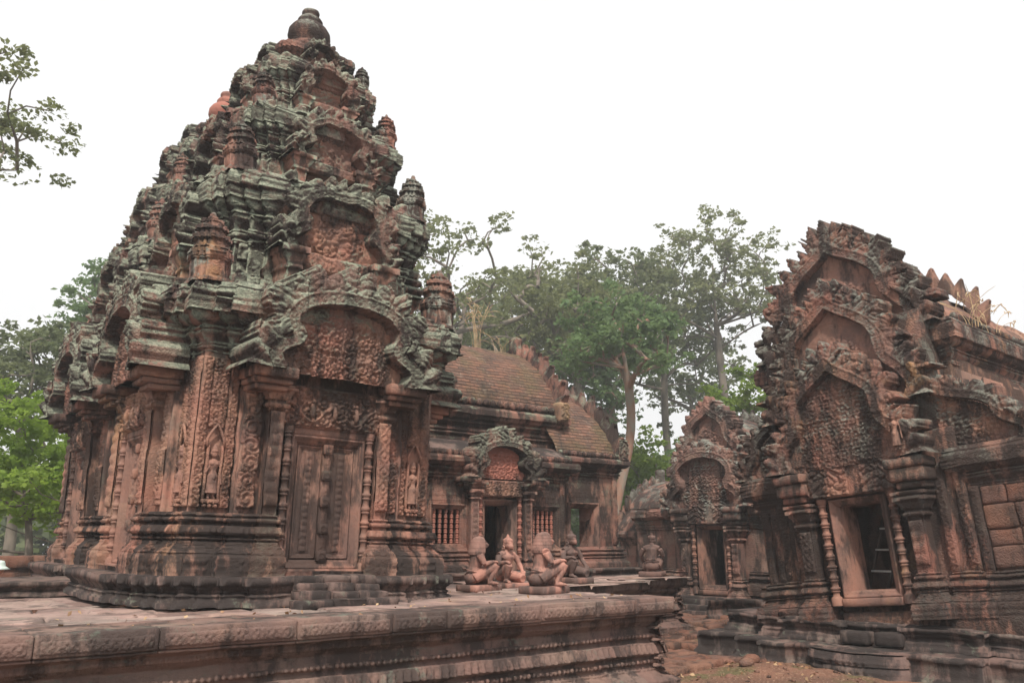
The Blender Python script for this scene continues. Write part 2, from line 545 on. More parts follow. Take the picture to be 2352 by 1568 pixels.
#MATERIALS
class NT:
    def __init__(s, name):
        s.m = bpy.data.materials.new(name); s.m.use_nodes = True
        s.t = s.m.node_tree; s.t.nodes.clear()
        s.o = s.n('ShaderNodeOutputMaterial')
    def n(s, typ, **k):
        x = s.t.nodes.new(typ)
        for a, b in k.items(): setattr(x, a, b)
        return x
    def l(s, a, b): s.t.links.new(a, b)
    def val(s, sock, v):
        if hasattr(v, 'is_linked') or isinstance(v, bpy.types.NodeSocket): s.l(v, sock)
        else: sock.default_value = v
    def math(s, op, a, b=0.0, c=None):
        x = s.n('ShaderNodeMath', operation=op); s.val(x.inputs[0], a); s.val(x.inputs[1], b)
        if c is not None: s.val(x.inputs[2], c)
        return x.outputs[0]
    def vec(s, op, a, b):
        x = s.n('ShaderNodeVectorMath', operation=op); s.val(x.inputs[0], a); s.val(x.inputs[1], b)
        return x.outputs[0]
    def noise(s, vec, scale, detail=4, rough=0.55, dist=0.0):
        x = s.n('ShaderNodeTexNoise'); s.l(vec, x.inputs['Vector']); x.inputs['Scale'].default_value = scale
        x.inputs['Detail'].default_value = detail; x.inputs['Roughness'].default_value = rough; x.inputs['Distortion'].default_value = dist
        return x.outputs['Fac']
    def ramp(s, f, a, b):
        x = s.n('ShaderNodeMapRange'); s.val(x.inputs['Value'], f); x.inputs['From Min'].default_value = a; x.inputs['From Max'].default_value = b
        x.interpolation_type = 'SMOOTHSTEP'
        return x.outputs[0]
    def mix(s, f, a, b, mode='MIX'):
        x = s.n('ShaderNodeMixRGB', blend_type=mode); s.val(x.inputs[0], f)
        for i, c in ((1, a), (2, b)):
            if isinstance(c, tuple): x.inputs[i].default_value = (c[0], c[1], c[2], 1)
            else: s.l(c, x.inputs[i])
        return x.outputs[0]
    def done(s, col, rough=0.93, bump=None, bstr=0.6, bdist=0.01, spec=0.15):
        b = s.n('ShaderNodeBsdfPrincipled')
        if isinstance(col, tuple): b.inputs['Base Color'].default_value = (col[0], col[1], col[2], 1)
        else: s.l(col, b.inputs['Base Color'])
        s.val(b.inputs['Roughness'], rough)
        b.inputs['Specular IOR Level'].default_value = spec
        if bump is not None:
            x = s.n('ShaderNodeBump'); x.inputs['Strength'].default_value = bstr; x.inputs['Distance'].default_value = bdist
            s.l(bump, x.inputs['Height']); s.l(x.outputs[0], b.inputs['Normal'])
        s.l(b.outputs[0], s.o.inputs[0])
        return s.m

def stone(name, base=(.30, .115, .08), alt=(.36, .19, .12), dark=(.035, .028, .026), black=.5, lich=.3, lz=(2.5, 4.5), lcol=(.27, .29, .22), gold=0.15,
          carve=0.0, cscale=14.0, seed=0.0, bs=(.47, .47, .28), bump=0.010, tonevar=.35, lowblack=0.0):
    t = NT(name)
    g = t.n('ShaderNodeNewGeometry')
    pos = t.vec('ADD', g.outputs['Position'], (seed * 3.1, seed * 1.7, 0))
    sep = t.n('ShaderNodeSeparateXYZ'); t.l(g.outputs['Position'], sep.inputs[0])
    # tone per block of stone
    wob = t.n('ShaderNodeVectorMath', operation='SNAP')
    t.l(t.vec('ADD', pos, (0.11, 0.07, 0.03)), wob.inputs[0]); wob.inputs[1].default_value = bs
    wn = t.n('ShaderNodeTexWhiteNoise'); t.l(wob.outputs[0], wn.inputs['Vector'])
    n1 = t.noise(pos, 1.1, 6, 0.6)
    n2 = t.noise(t.vec('MULTIPLY', pos, (1, 1, 0.35)), 3.4, 8, 0.68)
    n3 = t.noise(pos, 22, 6, 0.65)
    n4 = t.noise(t.vec('ADD', pos, (9.3, 4.1, 2.2)), 2.6, 9, 0.72, 0.6)
    n5 = t.noise(t.vec('ADD', pos, (3.3, 7.1, 5.2)), 0.8, 5, 0.6)
    gr = lambda c_: tuple(1.0 * (v * .91 + .09 * sum(c_) / 3) for v in c_); base = gr(base); alt = gr(alt)
    c = t.mix(t.ramp(n1, .35, .68), base, alt)
    c = t.mix(t.math('MULTIPLY', t.ramp(t.noise(t.vec('ADD', pos, (1.3, 8.1, 6.2)), 1.6, 6, .65), .42, .62), .75), c, (.125, .082, .072))
    c = t.mix(t.math('MULTIPLY', wn.outputs['Value'], tonevar), c, t.mix(wn.outputs['Value'], (base[0] * .55, base[1] * .6, base[2] * .75), (base[0] * 1.1, base[1] * 1.5, base[2] * 1.5)))
    c = t.mix(t.math('MULTIPLY', t.ramp(n5, .60, .75), gold), c, (.42, .26, .10))
    c = t.mix(t.math('MULTIPLY', t.ramp(n3, .3, .75), .35), c, t.mix(.5, c, (.06, .045, .04)))
    # black crust running down the stone
    blk = t.ramp(t.math('ADD', n2, t.math('MULTIPLY', t.math('SUBTRACT', t.noise(pos, .55, 3), .5), .5)), .60 - .24 * black, .69 - .17 * black)
    if lowblack:
        lo = t.math('MULTIPLY', t.ramp(t.math('MULTIPLY', sep.outputs[2], -1), -.9, .3), lowblack)
        blk = t.math('MAXIMUM', blk, t.math('MULTIPLY', lo, t.ramp(n4, .36, .56)))
    c = t.mix(t.math('MULTIPLY', blk, min(1.0, .55 + .45 * black)), c, dark)
    # lichen: pale grey-green patches where rain reaches
    hz = t.ramp(sep.outputs[2], lz[0], lz[1])
    up = t.ramp(t_nz(t, g), -.5, .6)
    lm = t.ramp(t.math('ADD', n4, t.math('MULTIPLY', t.math('SUBTRACT', n3, .5), .35)), .63 - .25 * lich, .69 - .20 * lich)
    lm = t.math('MULTIPLY', t.math('MULTIPLY', lm, up), t.math('ADD', t.math('MULTIPLY', hz, .85), .15))
    c = t.mix(t.math('MULTIPLY', lm, min(1, lich * 2.0)), c, t.mix(t.ramp(n3, .35, .65), lcol, (lcol[0] * .45, lcol[1] * .5, lcol[2] * .5)))
    # relief
    h = t.math('MULTIPLY', n3, 1.0)
    v = t.n('ShaderNodeTexVoronoi'); v.feature = 'F1'; t.l(pos, v.inputs['Vector']); v.inputs['Scale'].default_value = 55
    h = t.math('ADD', h, t.math('MULTIPLY', v.outputs['Distance'], .2))
    if carve:
        v2 = t.n('ShaderNodeTexVoronoi'); v2.feature = 'DISTANCE_TO_EDGE'
        wv = t.n('ShaderNodeVectorMath', operation='ADD'); t.l(pos, wv.inputs[0])
        nn = t.n('ShaderNodeTexNoise'); t.l(pos, nn.inputs['Vector']); nn.inputs['Scale'].default_value = 9
        t.l(t.vec('MULTIPLY', nn.outputs['Color'], (.09, .09, .09)), wv.inputs[1])
        t.l(wv.outputs[0], v2.inputs['Vector']); v2.inputs['Scale'].default_value = cscale
        h = t.math('ADD', h, t.math('MULTIPLY', t.ramp(v2.outputs['Distance'], 0, .22), carve))
    return t.done(c, .92, h, 0.9, bump * 1.1)

def t_nz(t, g):
    s = t.n('ShaderNodeSeparateXYZ'); t.l(g.outputs['Normal'], s.inputs[0])
    return s.outputs[2]

M_STONE = stone('red_sandstone', base=(.31, .135, .095), alt=(.34, .18, .125), black=.80, lich=.55, lz=(2.2, 3.5), carve=.0, gold=.35, lowblack=.95)
M_BASE = stone('blackened_base_sandstone', base=(.29, .125, .09), black=.95, lich=.15, lz=(2.2, 3.5), gold=.25, lowblack=1.0, seed=14)
M_CARVE = stone('carved_red_sandstone', base=(.33, .14, .098), alt=(.36, .20, .13), black=.66, lich=.45, lz=(2.2, 3.6), carve=.35, cscale=34, gold=.45, bump=.010, lowblack=.6)
M_CORN = stone('lichened_sandstone', base=(.24, .11, .085), alt=(.23, .14, .105), black=.92, lich=.86, lz=(1.6, 3.0), lcol=(.31, .325, .25), carve=.45, cscale=22, gold=.2, bump=.014)
M_DOOR = stone('dressed_sandstone', base=(.31, .145, .10), alt=(.25, .14, .11), black=.60, lich=.05, gold=.6, tonevar=.25)  # ochre stone; orange tint and gold patches also paint in patches of sun
M_HALL = stone('hall_sandstone', base=(.28, .12, .088), alt=(.32, .165, .115), black=.82, lich=.40, lz=(.8, 2.2), carve=.5, cscale=24, seed=2, lowblack=.85)
M_LIB = stone('dark_sandstone', base=(.26, .105, .075), alt=(.33, .18, .12), black=.82, lich=.55, lz=(1.0, 2.6), lcol=(.24, .235, .20), carve=.3, cscale=24, seed=5, gold=.45, bump=.014, lowblack=.9)
M_LIBW = stone('library_wall_sandstone', base=(.30, .135, .095), alt=(.36, .2, .13), black=.55, lich=.2, seed=6, gold=.3, lowblack=.7, bump=.012)
M_GOP = stone('pale_sandstone', base=(.26, .12, .09), alt=(.27, .15, .11), black=.72, lich=.5, lz=(.2, 1.5), lcol=(.30, .30, .26), seed=8, tonevar=.6, bs=(.36, .36, .3), gold=.3, carve=.3)
M_PAVE = stone('terrace_sandstone', base=(.33, .215, .185), alt=(.39, .26, .215), dark=(.07, .055, .05), black=.40, lich=.22, lz=(-2, -1), seed=3, gold=.2, tonevar=.35, bs=(.6, .6, 2.0))
M_TERR = stone('terrace_moulding_sandstone', base=(.20, .115, .095), alt=(.24, .15, .115), dark=(.045, .036, .034), black=.60, lich=.25, lz=(-2.5, -1.5), lcol=(.22, .25, .2), seed=4, carve=.15, cscale=30, gold=.12)
M_STEP = stone('worn_step_sandstone', base=(.16, .10, .085), alt=(.21, .13, .105), dark=(.032, .027, .026), black=.85, lich=.22, lz=(-2, -1), seed=7, tonevar=.5)
M_STAT = stone('pink_sandstone', base=(.44, .205, .155), alt=(.42, .22, .17), dark=(.10, .072, .065), black=.8, lich=.02, lz=(9, 10), gold=.0, seed=9, tonevar=0.0, bump=.004)
M_MANE = stone('patinated_pink_sandstone', base=(.25, .15, .125), alt=(.36, .19, .15), dark=(.08, .06, .055), black=.6, lich=.02, lz=(9, 10), gold=0, seed=15, tonevar=0, bump=.004)
M_STATD = stone('stained_sandstone', base=(.16, .095, .08), alt=(.25, .14, .11), dark=(.05, .04, .038), black=.3, lich=.05, lz=(9, 10), gold=0, seed=10, tonevar=0, bump=.004)
M_RED = stone('fresh_red_sandstone', base=(.36, .13, .09), alt=(.30, .12, .09), black=.12, lich=.02, lz=(9, 10), gold=.1, seed=11, tonevar=.1)
M_LAT = stone('laterite', base=(.20, .085, .055), alt=(.26, .13, .085), dark=(.05, .035, .03), black=.62, lich=.2, lz=(-3, -2), lcol=(.2, .2, .15), seed=12, carve=.3, cscale=26, bump=.016)

def brick_mat():
    t = NT('old_roof_brick')
    g = t.n('ShaderNodeNewGeometry')
    pos = g.outputs['Position']
    nz = t.noise(pos, 3, 4)
    sep = t.n('ShaderNodeSeparateXYZ'); t.l(pos, sep.inputs[0])
    z = t.math('ADD', sep.outputs[2], t.math('MULTIPLY', t.math('ADD', nz, t.noise(pos, 9, 2)), .035))
    row = t.math('FLOOR', t.math('DIVIDE', z, .070))
    x = t.math('ADD', t.math('DIVIDE', t.math('ADD', sep.outputs[0], t.math('MULTIPLY', nz, .05)), .20), t.math('MULTIPLY', row, .43))
    cv = t.n('ShaderNodeCombineXYZ'); t.l(t.math('FLOOR', x), cv.inputs[0]); t.l(row, cv.inputs[2])
    wn = t.n('ShaderNodeTexWhiteNoise'); t.l(cv.outputs[0], wn.inputs['Vector'])
    fz = t.math('ABSOLUTE', t.math('SUBTRACT', t.math('FRACT', t.math('DIVIDE', z, .070)), .5))
    fx = t.math('ABSOLUTE', t.math('SUBTRACT', t.math('FRACT', x), .5))
    joint = t.math('MAXIMUM', t.ramp(fz, .36, .47), t.math('MULTIPLY', t.ramp(fx, .455, .49), .6))
    c = t.mix(wn.outputs['Value'], (.20, .105, .075), (.115, .075, .06))
    c = t.mix(t.ramp(t.noise(pos, 1.4, 6), .44, .66), c, t.mix(.6, c, (.11, .095, .05)))
    c = t.mix(t.ramp(t.noise(t.vec('ADD', pos, (4, 4, 4)), 2.4, 8, .7), .52, .66), c, t.mix(.75, c, (.06, .05, .045)))
    c = t.mix(t.math('MULTIPLY', t.ramp(t.noise(pos, 6, 7, .7), .55, .7), .5), c, (.30, .25, .2))
    c = t.mix(t.math('MULTIPLY', joint, .85), c, (.055, .04, .033))
    h = t.math('ADD', t.math('MULTIPLY', t.math('SUBTRACT', 1.0, joint), 1.0), t.math('ADD', t.math('MULTIPLY', wn.outputs['Value'], .8), t.math('MULTIPLY', t.noise(pos, 30, 5), .8)))
    return t.done(c, .95, h, 1.0, .02)
M_BRICK = brick_mat()

def ground_mat():
    t = NT('sandy_ground')
    g = t.n('ShaderNodeNewGeometry'); pos = g.outputs['Position']
    c = t.mix(t.ramp(t.noise(pos, 1.3, 7, .6), .35, .62), (.24, .125, .085), (.16, .09, .065))
    c = t.mix(t.ramp(t.noise(t.vec('ADD', pos, (5, 5, 5)), 1.7, 7, .65), .5, .62), c, (.13, .11, .055))
    v = t.n('ShaderNodeTexVoronoi'); t.l(pos, v.inputs['Vector']); v.inputs['Scale'].default_value = 38
    c = t.mix(t.math('MULTIPLY', t.ramp(t.noise(pos, 30, 4), .56, .66), .6), c, (.42, .28, .19))
    far = t.n('ShaderNodeVectorMath', operation='LENGTH'); t.l(pos, far.inputs[0])
    c = t.mix(t.ramp(far.outputs['Value'], 22, 34), c, t.mix(t.ramp(t.noise(pos, .6, 5), .4, .6), (.09, .13, .035), (.16, .13, .06)))
    h = t.math('ADD', t.noise(pos, 14, 6, .7), t.math('MULTIPLY', v.outputs['Distance'], .6))
    return t.done(c, .97, h, 1.0, .04)
M_GROUND = ground_mat()

def leaf_mat(name, a, b, trans=.45):
    t = NT(name)
    oi = t.n('ShaderNodeNewGeometry')
    n = t.noise(oi.outputs['Position'], .55, 3)
    wn = t.n('ShaderNodeTexWhiteNoise'); wn.noise_dimensions = '1D'; t.l(oi.outputs['Random Per Island'], wn.inputs['W'])
    c = t.mix(t.ramp(n, .35, .65), a, b)
    c = t.mix(t.math('MULTIPLY', wn.outputs['Value'], .5), c, (a[0] * 1.6 + .01, a[1] * 1.45, a[2] * 1.1))
    d = t.n('ShaderNodeBsdfDiffuse'); t.l(c, d.inputs[0])
    tr = t.n('ShaderNodeBsdfTranslucent'); t.l(t.mix(.5, c, (a[0] * 1.8, a[1] * 1.7, a[2] * .9)), tr.inputs[0])
    m = t.n('ShaderNodeMixShader'); m.inputs[0].default_value = trans
    t.l(d.outputs[0], m.inputs[1]); t.l(tr.outputs[0], m.inputs[2]); t.l(m.outputs[0], t.o.inputs[0])
    return t.m
def simple(name, c1, c2, sc_=8.0, rough=.8, stretch=(1, 1, 1), bump=.005):
    t = NT(name); g = t.n('ShaderNodeNewGeometry')
    p = t.vec('MULTIPLY', g.outputs['Position'], stretch)
    n = t.noise(p, sc_, 6, .6)
    return t.done(t.mix(t.ramp(n, .35, .65), c1, c2), rough, n, .5, bump)
M_BARK = simple('grey_bark', (.20, .17, .14), (.11, .095, .08), 2.5, .95, (1, 1, .4), .03)
M_BARKR = simple('flaking_brown_bark', (.24, .13, .09), (.20, .18, .15), 3.0, .95, (1, 1, .6), .03)
#BUILD
rng = np.random.default_rng(7)

def antefix_row(mb, plan, off, z, sp=0.24, h=0.15, wdt=0.17, th=0.09, miss=0.2, seed=0, keepf=None):
    """upright leaf-shaped stones standing along the edge of a cornice"""
    P = np.array(plan); n = len(P); rg = np.random.default_rng(seed)
    for i in range(n):
        a, b = P[i], P[(i + 1) % n]; d = b - a; L = np.linalg.norm(d); d = d / L; nn = np.array([d[1], -d[0]])
        if L < wdt * .6: continue
        k = max(1, int(L / sp))
        for j in range(k):
            c = a + d * L * (j + .5) / k + nn * off
            if rg.random() < miss: continue
            if keepf is not None and not keepf(c): continue
            hh = h * (0.65 + .5 * rg.random()); ww = wdt * (.8 + .3 * rg.random())
            us = np.linspace(-1, 1, 7); vs = np.linspace(0, 1, 6)
            U, V = np.meshgrid(us, vs, indexing='ij')
            wv = np.sqrt(np.clip(1 - V ** 2.2, 0, 1)) * .5 * ww + .01
            y = th * (.5 + .35 * (1 - U * U) + .15 * np.cos(V * 9) * (1 - V))
            y[0] = y[-1] = -th * .5; y[:, -1] = -th * .3
            X = c[0] + d[0] * U * wv + nn[0] * y; Y = c[1] + d[1] * U * wv + nn[1] * y
            mb.add(np.stack([X, Y, z - .02 + V * hh], -1).reshape(-1, 3), grid_faces(7, 6))
            Xb = c[0] + d[0] * U * wv - nn[0] * (th * .5); Yb = c[1] + d[1] * U * wv - nn[1] * (th * .5)
            mb.add(np.stack([Xb, Yb, z - .02 + V * hh], -1).reshape(-1, 3), grid_faces(7, 6, flip=True))

def mini_shrine(mb, c, s, seg=.03):
    """little tower model that stands on the corner of a storey"""
    cx, cy, cz = c
    z = cz
    dims = [(.185, .05, .40), (.165, .04, .15), (.13, .03, .12), (.09, .02, .09)]
    for k, (a, st, h) in enumerate(dims):
        a *= s; h *= s
        pl = [(x + cx, y + cy) for x, y in cross(a * .72, [(a * .48, a * .26)])]
        p = Prof(a * .25, z); p.st = .03
        p.v(h * .1).line(-a * .2, h * .05).v(h * .50).h(a * .08).v(h * .06).h(a * .04).v(h * .2).line(-a * .2, h * .07)
        sweep(mb, pl, p, seg=seg, cap=True)
        antefix_row(mb, pl, a * .10, z + h * .88, sp=.05 * s, h=.062 * s, wdt=.055 * s, th=.035 * s, miss=.1, seed=k)
        # little door slot on each side
        if k == 0:
            for q in range(4):
                t = MB(); gbox(t, -a * .22, a * .22, -a * 1.06, -a * .9, h * .2, h * .66, seg=.05, ch=.004)
                mb.merge(t, Matrix.Translation((cx, cy, z)) @ Matrix.Rotation(q * PI / 2, 4, 'Z'))
        z += h * .98
    lathe(mb, [(0.001, 0), (.05 * s, 0), (.062 * s, .03 * s), (.05 * s, .06 * s), (.03 * s, .07 * s), (.035 * s, .09 * s), (.02 * s, .12 * s), (.001, .13 * s)], (cx, cy, z - .01), 10)

def goddess(mb, s=1.0):
    def T(*p, r, n=10): tube(mb, [(x * s, y * s, z * s) for x, y, z in p], [q * s for q in r], n)
    ball(mb, (0, -.01 * s, .455 * s), (.034 * s, .032 * s, .040 * s))
    lathe(mb, [(.036 * s, .475 * s), (.04 * s, .49 * s), (.03 * s, .50 * s), (.028 * s, .52 * s), (.012 * s, .55 * s), (.001, .56 * s)], (0, -.01 * s, 0), 10)
    T((0, 0, .44), (0, 0, .405), (0, 0, .38), r=[.017, .017, .03])
    T((0, 0, .40), (0, 0, .37), (0, 0, .33), (0, 0, .29), (0, 0, .26), r=[.035, .052, .048, .036, .042])
    for q in (-1, 1):
        ball(mb, (q * .024 * s, -.035 * s, .355 * s), .021 * s)
        ball(mb, (q * .036 * s, 0, .465 * s), (.008 * s, .01 * s, .02 * s))
    T((0, 0, .27), (0, 0, .23), (0, 0, .15), (0, 0, .08), (0, 0, .055), r=[.04, .056, .055, .062, .07])
    for q in (-1, 1):
        T((q * .025, 0, .07), (q * .026, -.004, .02), r=[.017, .014])
        T((q * .026, 0, .012), (q * .034, -.035, .008), r=[.014, .012])
        T((q * .052, 0, .39), (q * .078, 0, .31), r=[.018, .014])
    T((-.078, 0, .31), (-.075, -.02, .26), (-.05, -.045, .33), r=[.014, .013, .01])
    T((.078, 0, .31), (.082, -.01, .24), (.088, -.015, .17), r=[.014, .012, .011])
    ball(mb, (.09 * s, -.017 * s, .155 * s), .014 * s)
    ball(mb, (0, -.055 * s, .22 * s), (.02 * s, .012 * s, .03 * s))

def colonette(mb, x, y, z0, z1, r, n=14):
    H = z1 - z0
    p = [(r * 1.35, 0), (r * 1.35, .07 * H), (r * 1.1, .08 * H)]
    z = .09 * H; k = 0
    while z < .93 * H:
        p += [(r * .8, z), (r * .8, z + .035 * H), (r * 1.02, z + .038 * H), (r * 1.05, z + .046 * H), (r * .86, z + .05 * H), (r * .86, z + .055 * H)]
        bulge = 1.22 if k % 2 == 0 else 1.08
        p += [(r * 1.1, z + .06 * H), (r * bulge, z + .07 * H), (r * 1.1, z + .08 * H), (r * .84, z + .084 * H)]
        z += .1 * H; k += 1
    p += [(r * .9, .95 * H), (r * 1.3, .97 * H), (r * 1.3, H)]
    lathe(mb, p, (x, y, z0), n)

def bead_row(mb, plan, off, z, sp, r, closed=True, keepf=None):
    P = np.array(plan); n = len(P)
    bl = MB(); ball(bl, (0, 0, 0), (1, 1, 1), 7, 5); bv = np.concatenate(bl.v); bf = np.concatenate(bl.q)
    for i in range(n if closed else n - 1):
        a, b = P[i], P[(i + 1) % n]; d = b - a; L = np.linalg.norm(d); d = d / L; nn = np.array([d[1], -d[0]])
        k = int(L / sp)
        for j in range(k):
            c = a + d * (L / 2 + (j - (k - 1) / 2) * sp) + nn * off
            if keepf is not None and not keepf(c): continue
            mb.add(bv * [r, r, r * 1.05] + [c[0], c[1], z], bf)

def false_door(root, x0, x1, z0, z1, y, bosses=5):
    f = MB()
    rectframe(f, x0, x1, z0, z1, y, [(0, .06), (0, -.05), (.03, -.05), (.034, -.03), (.05, -.03), (.056, -.005), (.075, -.012), (.08, .02), (.095, .02), (.10, .035)])
    fr = f.build('door_frame', M_DOOR, root, weather=.004)
    lf = MB(); a, b, c, d = x0 + .10, x1 - .10, z0 + .10, z1 - .10
    gbox(lf, a, b, y + .036, y + .06, c, d, seg=.1, ch=.002)
    cx = (a + b) / 2; hw = (b - a) / 2
    for q in (-1, 1):
        xa, xb = (cx + q * .055, cx + q * (hw - .01)); xa, xb = min(xa, xb), max(xa, xb)
        rectframe(lf, xa, xb, c + .01, d - .01, y + .03, [(0, .0), (.0, -.015), (.012, -.015), (.02, 0), (.032, -.006), (.04, .006), (.05, .006)])
        m = (xa + xb) / 2
        carved(lf, m - .045, m + .045, c + .07, d - .07, y + .028, .016, pat_petal, .012, along='z')
        carved(lf, m - .065, m - .05, c + .07, d - .07, y + .03, .008, pat_bead, .008, along='z')
        carved(lf, m + .05, m + .065, c + .07, d - .07, y + .03, .008, pat_bead, .008, along='z')
    dl = lf.build('door_leaves', M_DOOR, root, weather=.003)
    st = MB()
    gbox(st, cx - .05, cx + .05, y - .012, y + .04, c, d, seg=.08, ch=.004)
    carved(st, cx - .038, cx + .038, c + .03, d - .03, y - .013, .014, pat_scroll, .012, along='z')
    so = st.build('door_stile', M_DOOR, dl, weather=.003)
    for k in range(bosses):
        zz = c + .04 + (d - c - .08) * (k + .0) / (bosses - 1)
        bm = MB(); gbox(bm, cx - .056, cx + .056, y - .05, y, zz - .055, zz + .055, seg=.05, ch=.006)
        carved(bm, cx - .045, cx + .045, zz - .045, zz + .045, y - .050, .012, lambda u, v: np.clip(np.cos(np.hypot((u - 50.5) * 2, 2 * v - 1) * 9), 0, 1), .01, base=.01)
        bm.build('door_boss', M_STONE, dl, weather=.002)
    return fr, dl

BASEPROF = lambda o, z, H, s=1.0: (Prof(o, z).v(.03 * H).band(.24 * H, pat_tile, .016 * s).v(.02 * H).h(-.012 * s).v(.02 * H).h(-.012 * s)
    .cyma(-.085 * s, .17 * H, pat_carpet, .022 * s, 14).v(.025 * H).h(-.02 * s).v(.02 * H).h(.03 * s).band(.035 * H, pat_bead, .012 * s, .008).h(-.035 * s).v(.04 * H)
    .h(.05 * s).v(.012 * H).band(.11 * H, pat_petal, .042 * s, .012).v(.012 * H).h(-.055 * s).v(.05 * H).h(.03 * s).band(.07 * H, pat_bead, .022 * s, .008).h(-.035 * s).v(.03 * H).h(.015 * s).v(.03 * H).h(-.02 * s).v(.02 * H))

def cornprof(o, z, H, out_, s=1.0):
    """mouldings stepping outward to a deep carved fascia"""
    p = Prof(o, z)
    p.h(.02 * s).v(.04 * H).h(.015 * s).v(.03 * H).h(-.015 * s).v(.03 * H)
    p.h(.03 * s).band(.06 * H, pat_bead, .014 * s, .01).h(.01 * s).v(.03 * H).h(-.02 * s).v(.03 * H)
    p.line(.05 * s, .07 * H).band(.08 * H, pat_petal, .02 * s, .014).h(.03 * s).v(.03 * H).h(-.03 * s).v(.04 * H)
    rem = out_ - (p.p[-1][0] - o)
    p.quad(rem * .75, .12 * H).h(rem * .25).v(.02 * H).band(.26 * H, pat_loz, .016 * s).h(-.02 * s).v(.03 * H).h(-.01 * s).band(.05 * H, pat_bead, .012 * s, .01).h(-.03 * s).v(.06 * H).h(-.06 * s)
    return p

def rot_copy(part, root, ks):
    for k in ks:
        c = copy_tree(part, root); c.rotation_euler = (0, 0, k * PI / 2)

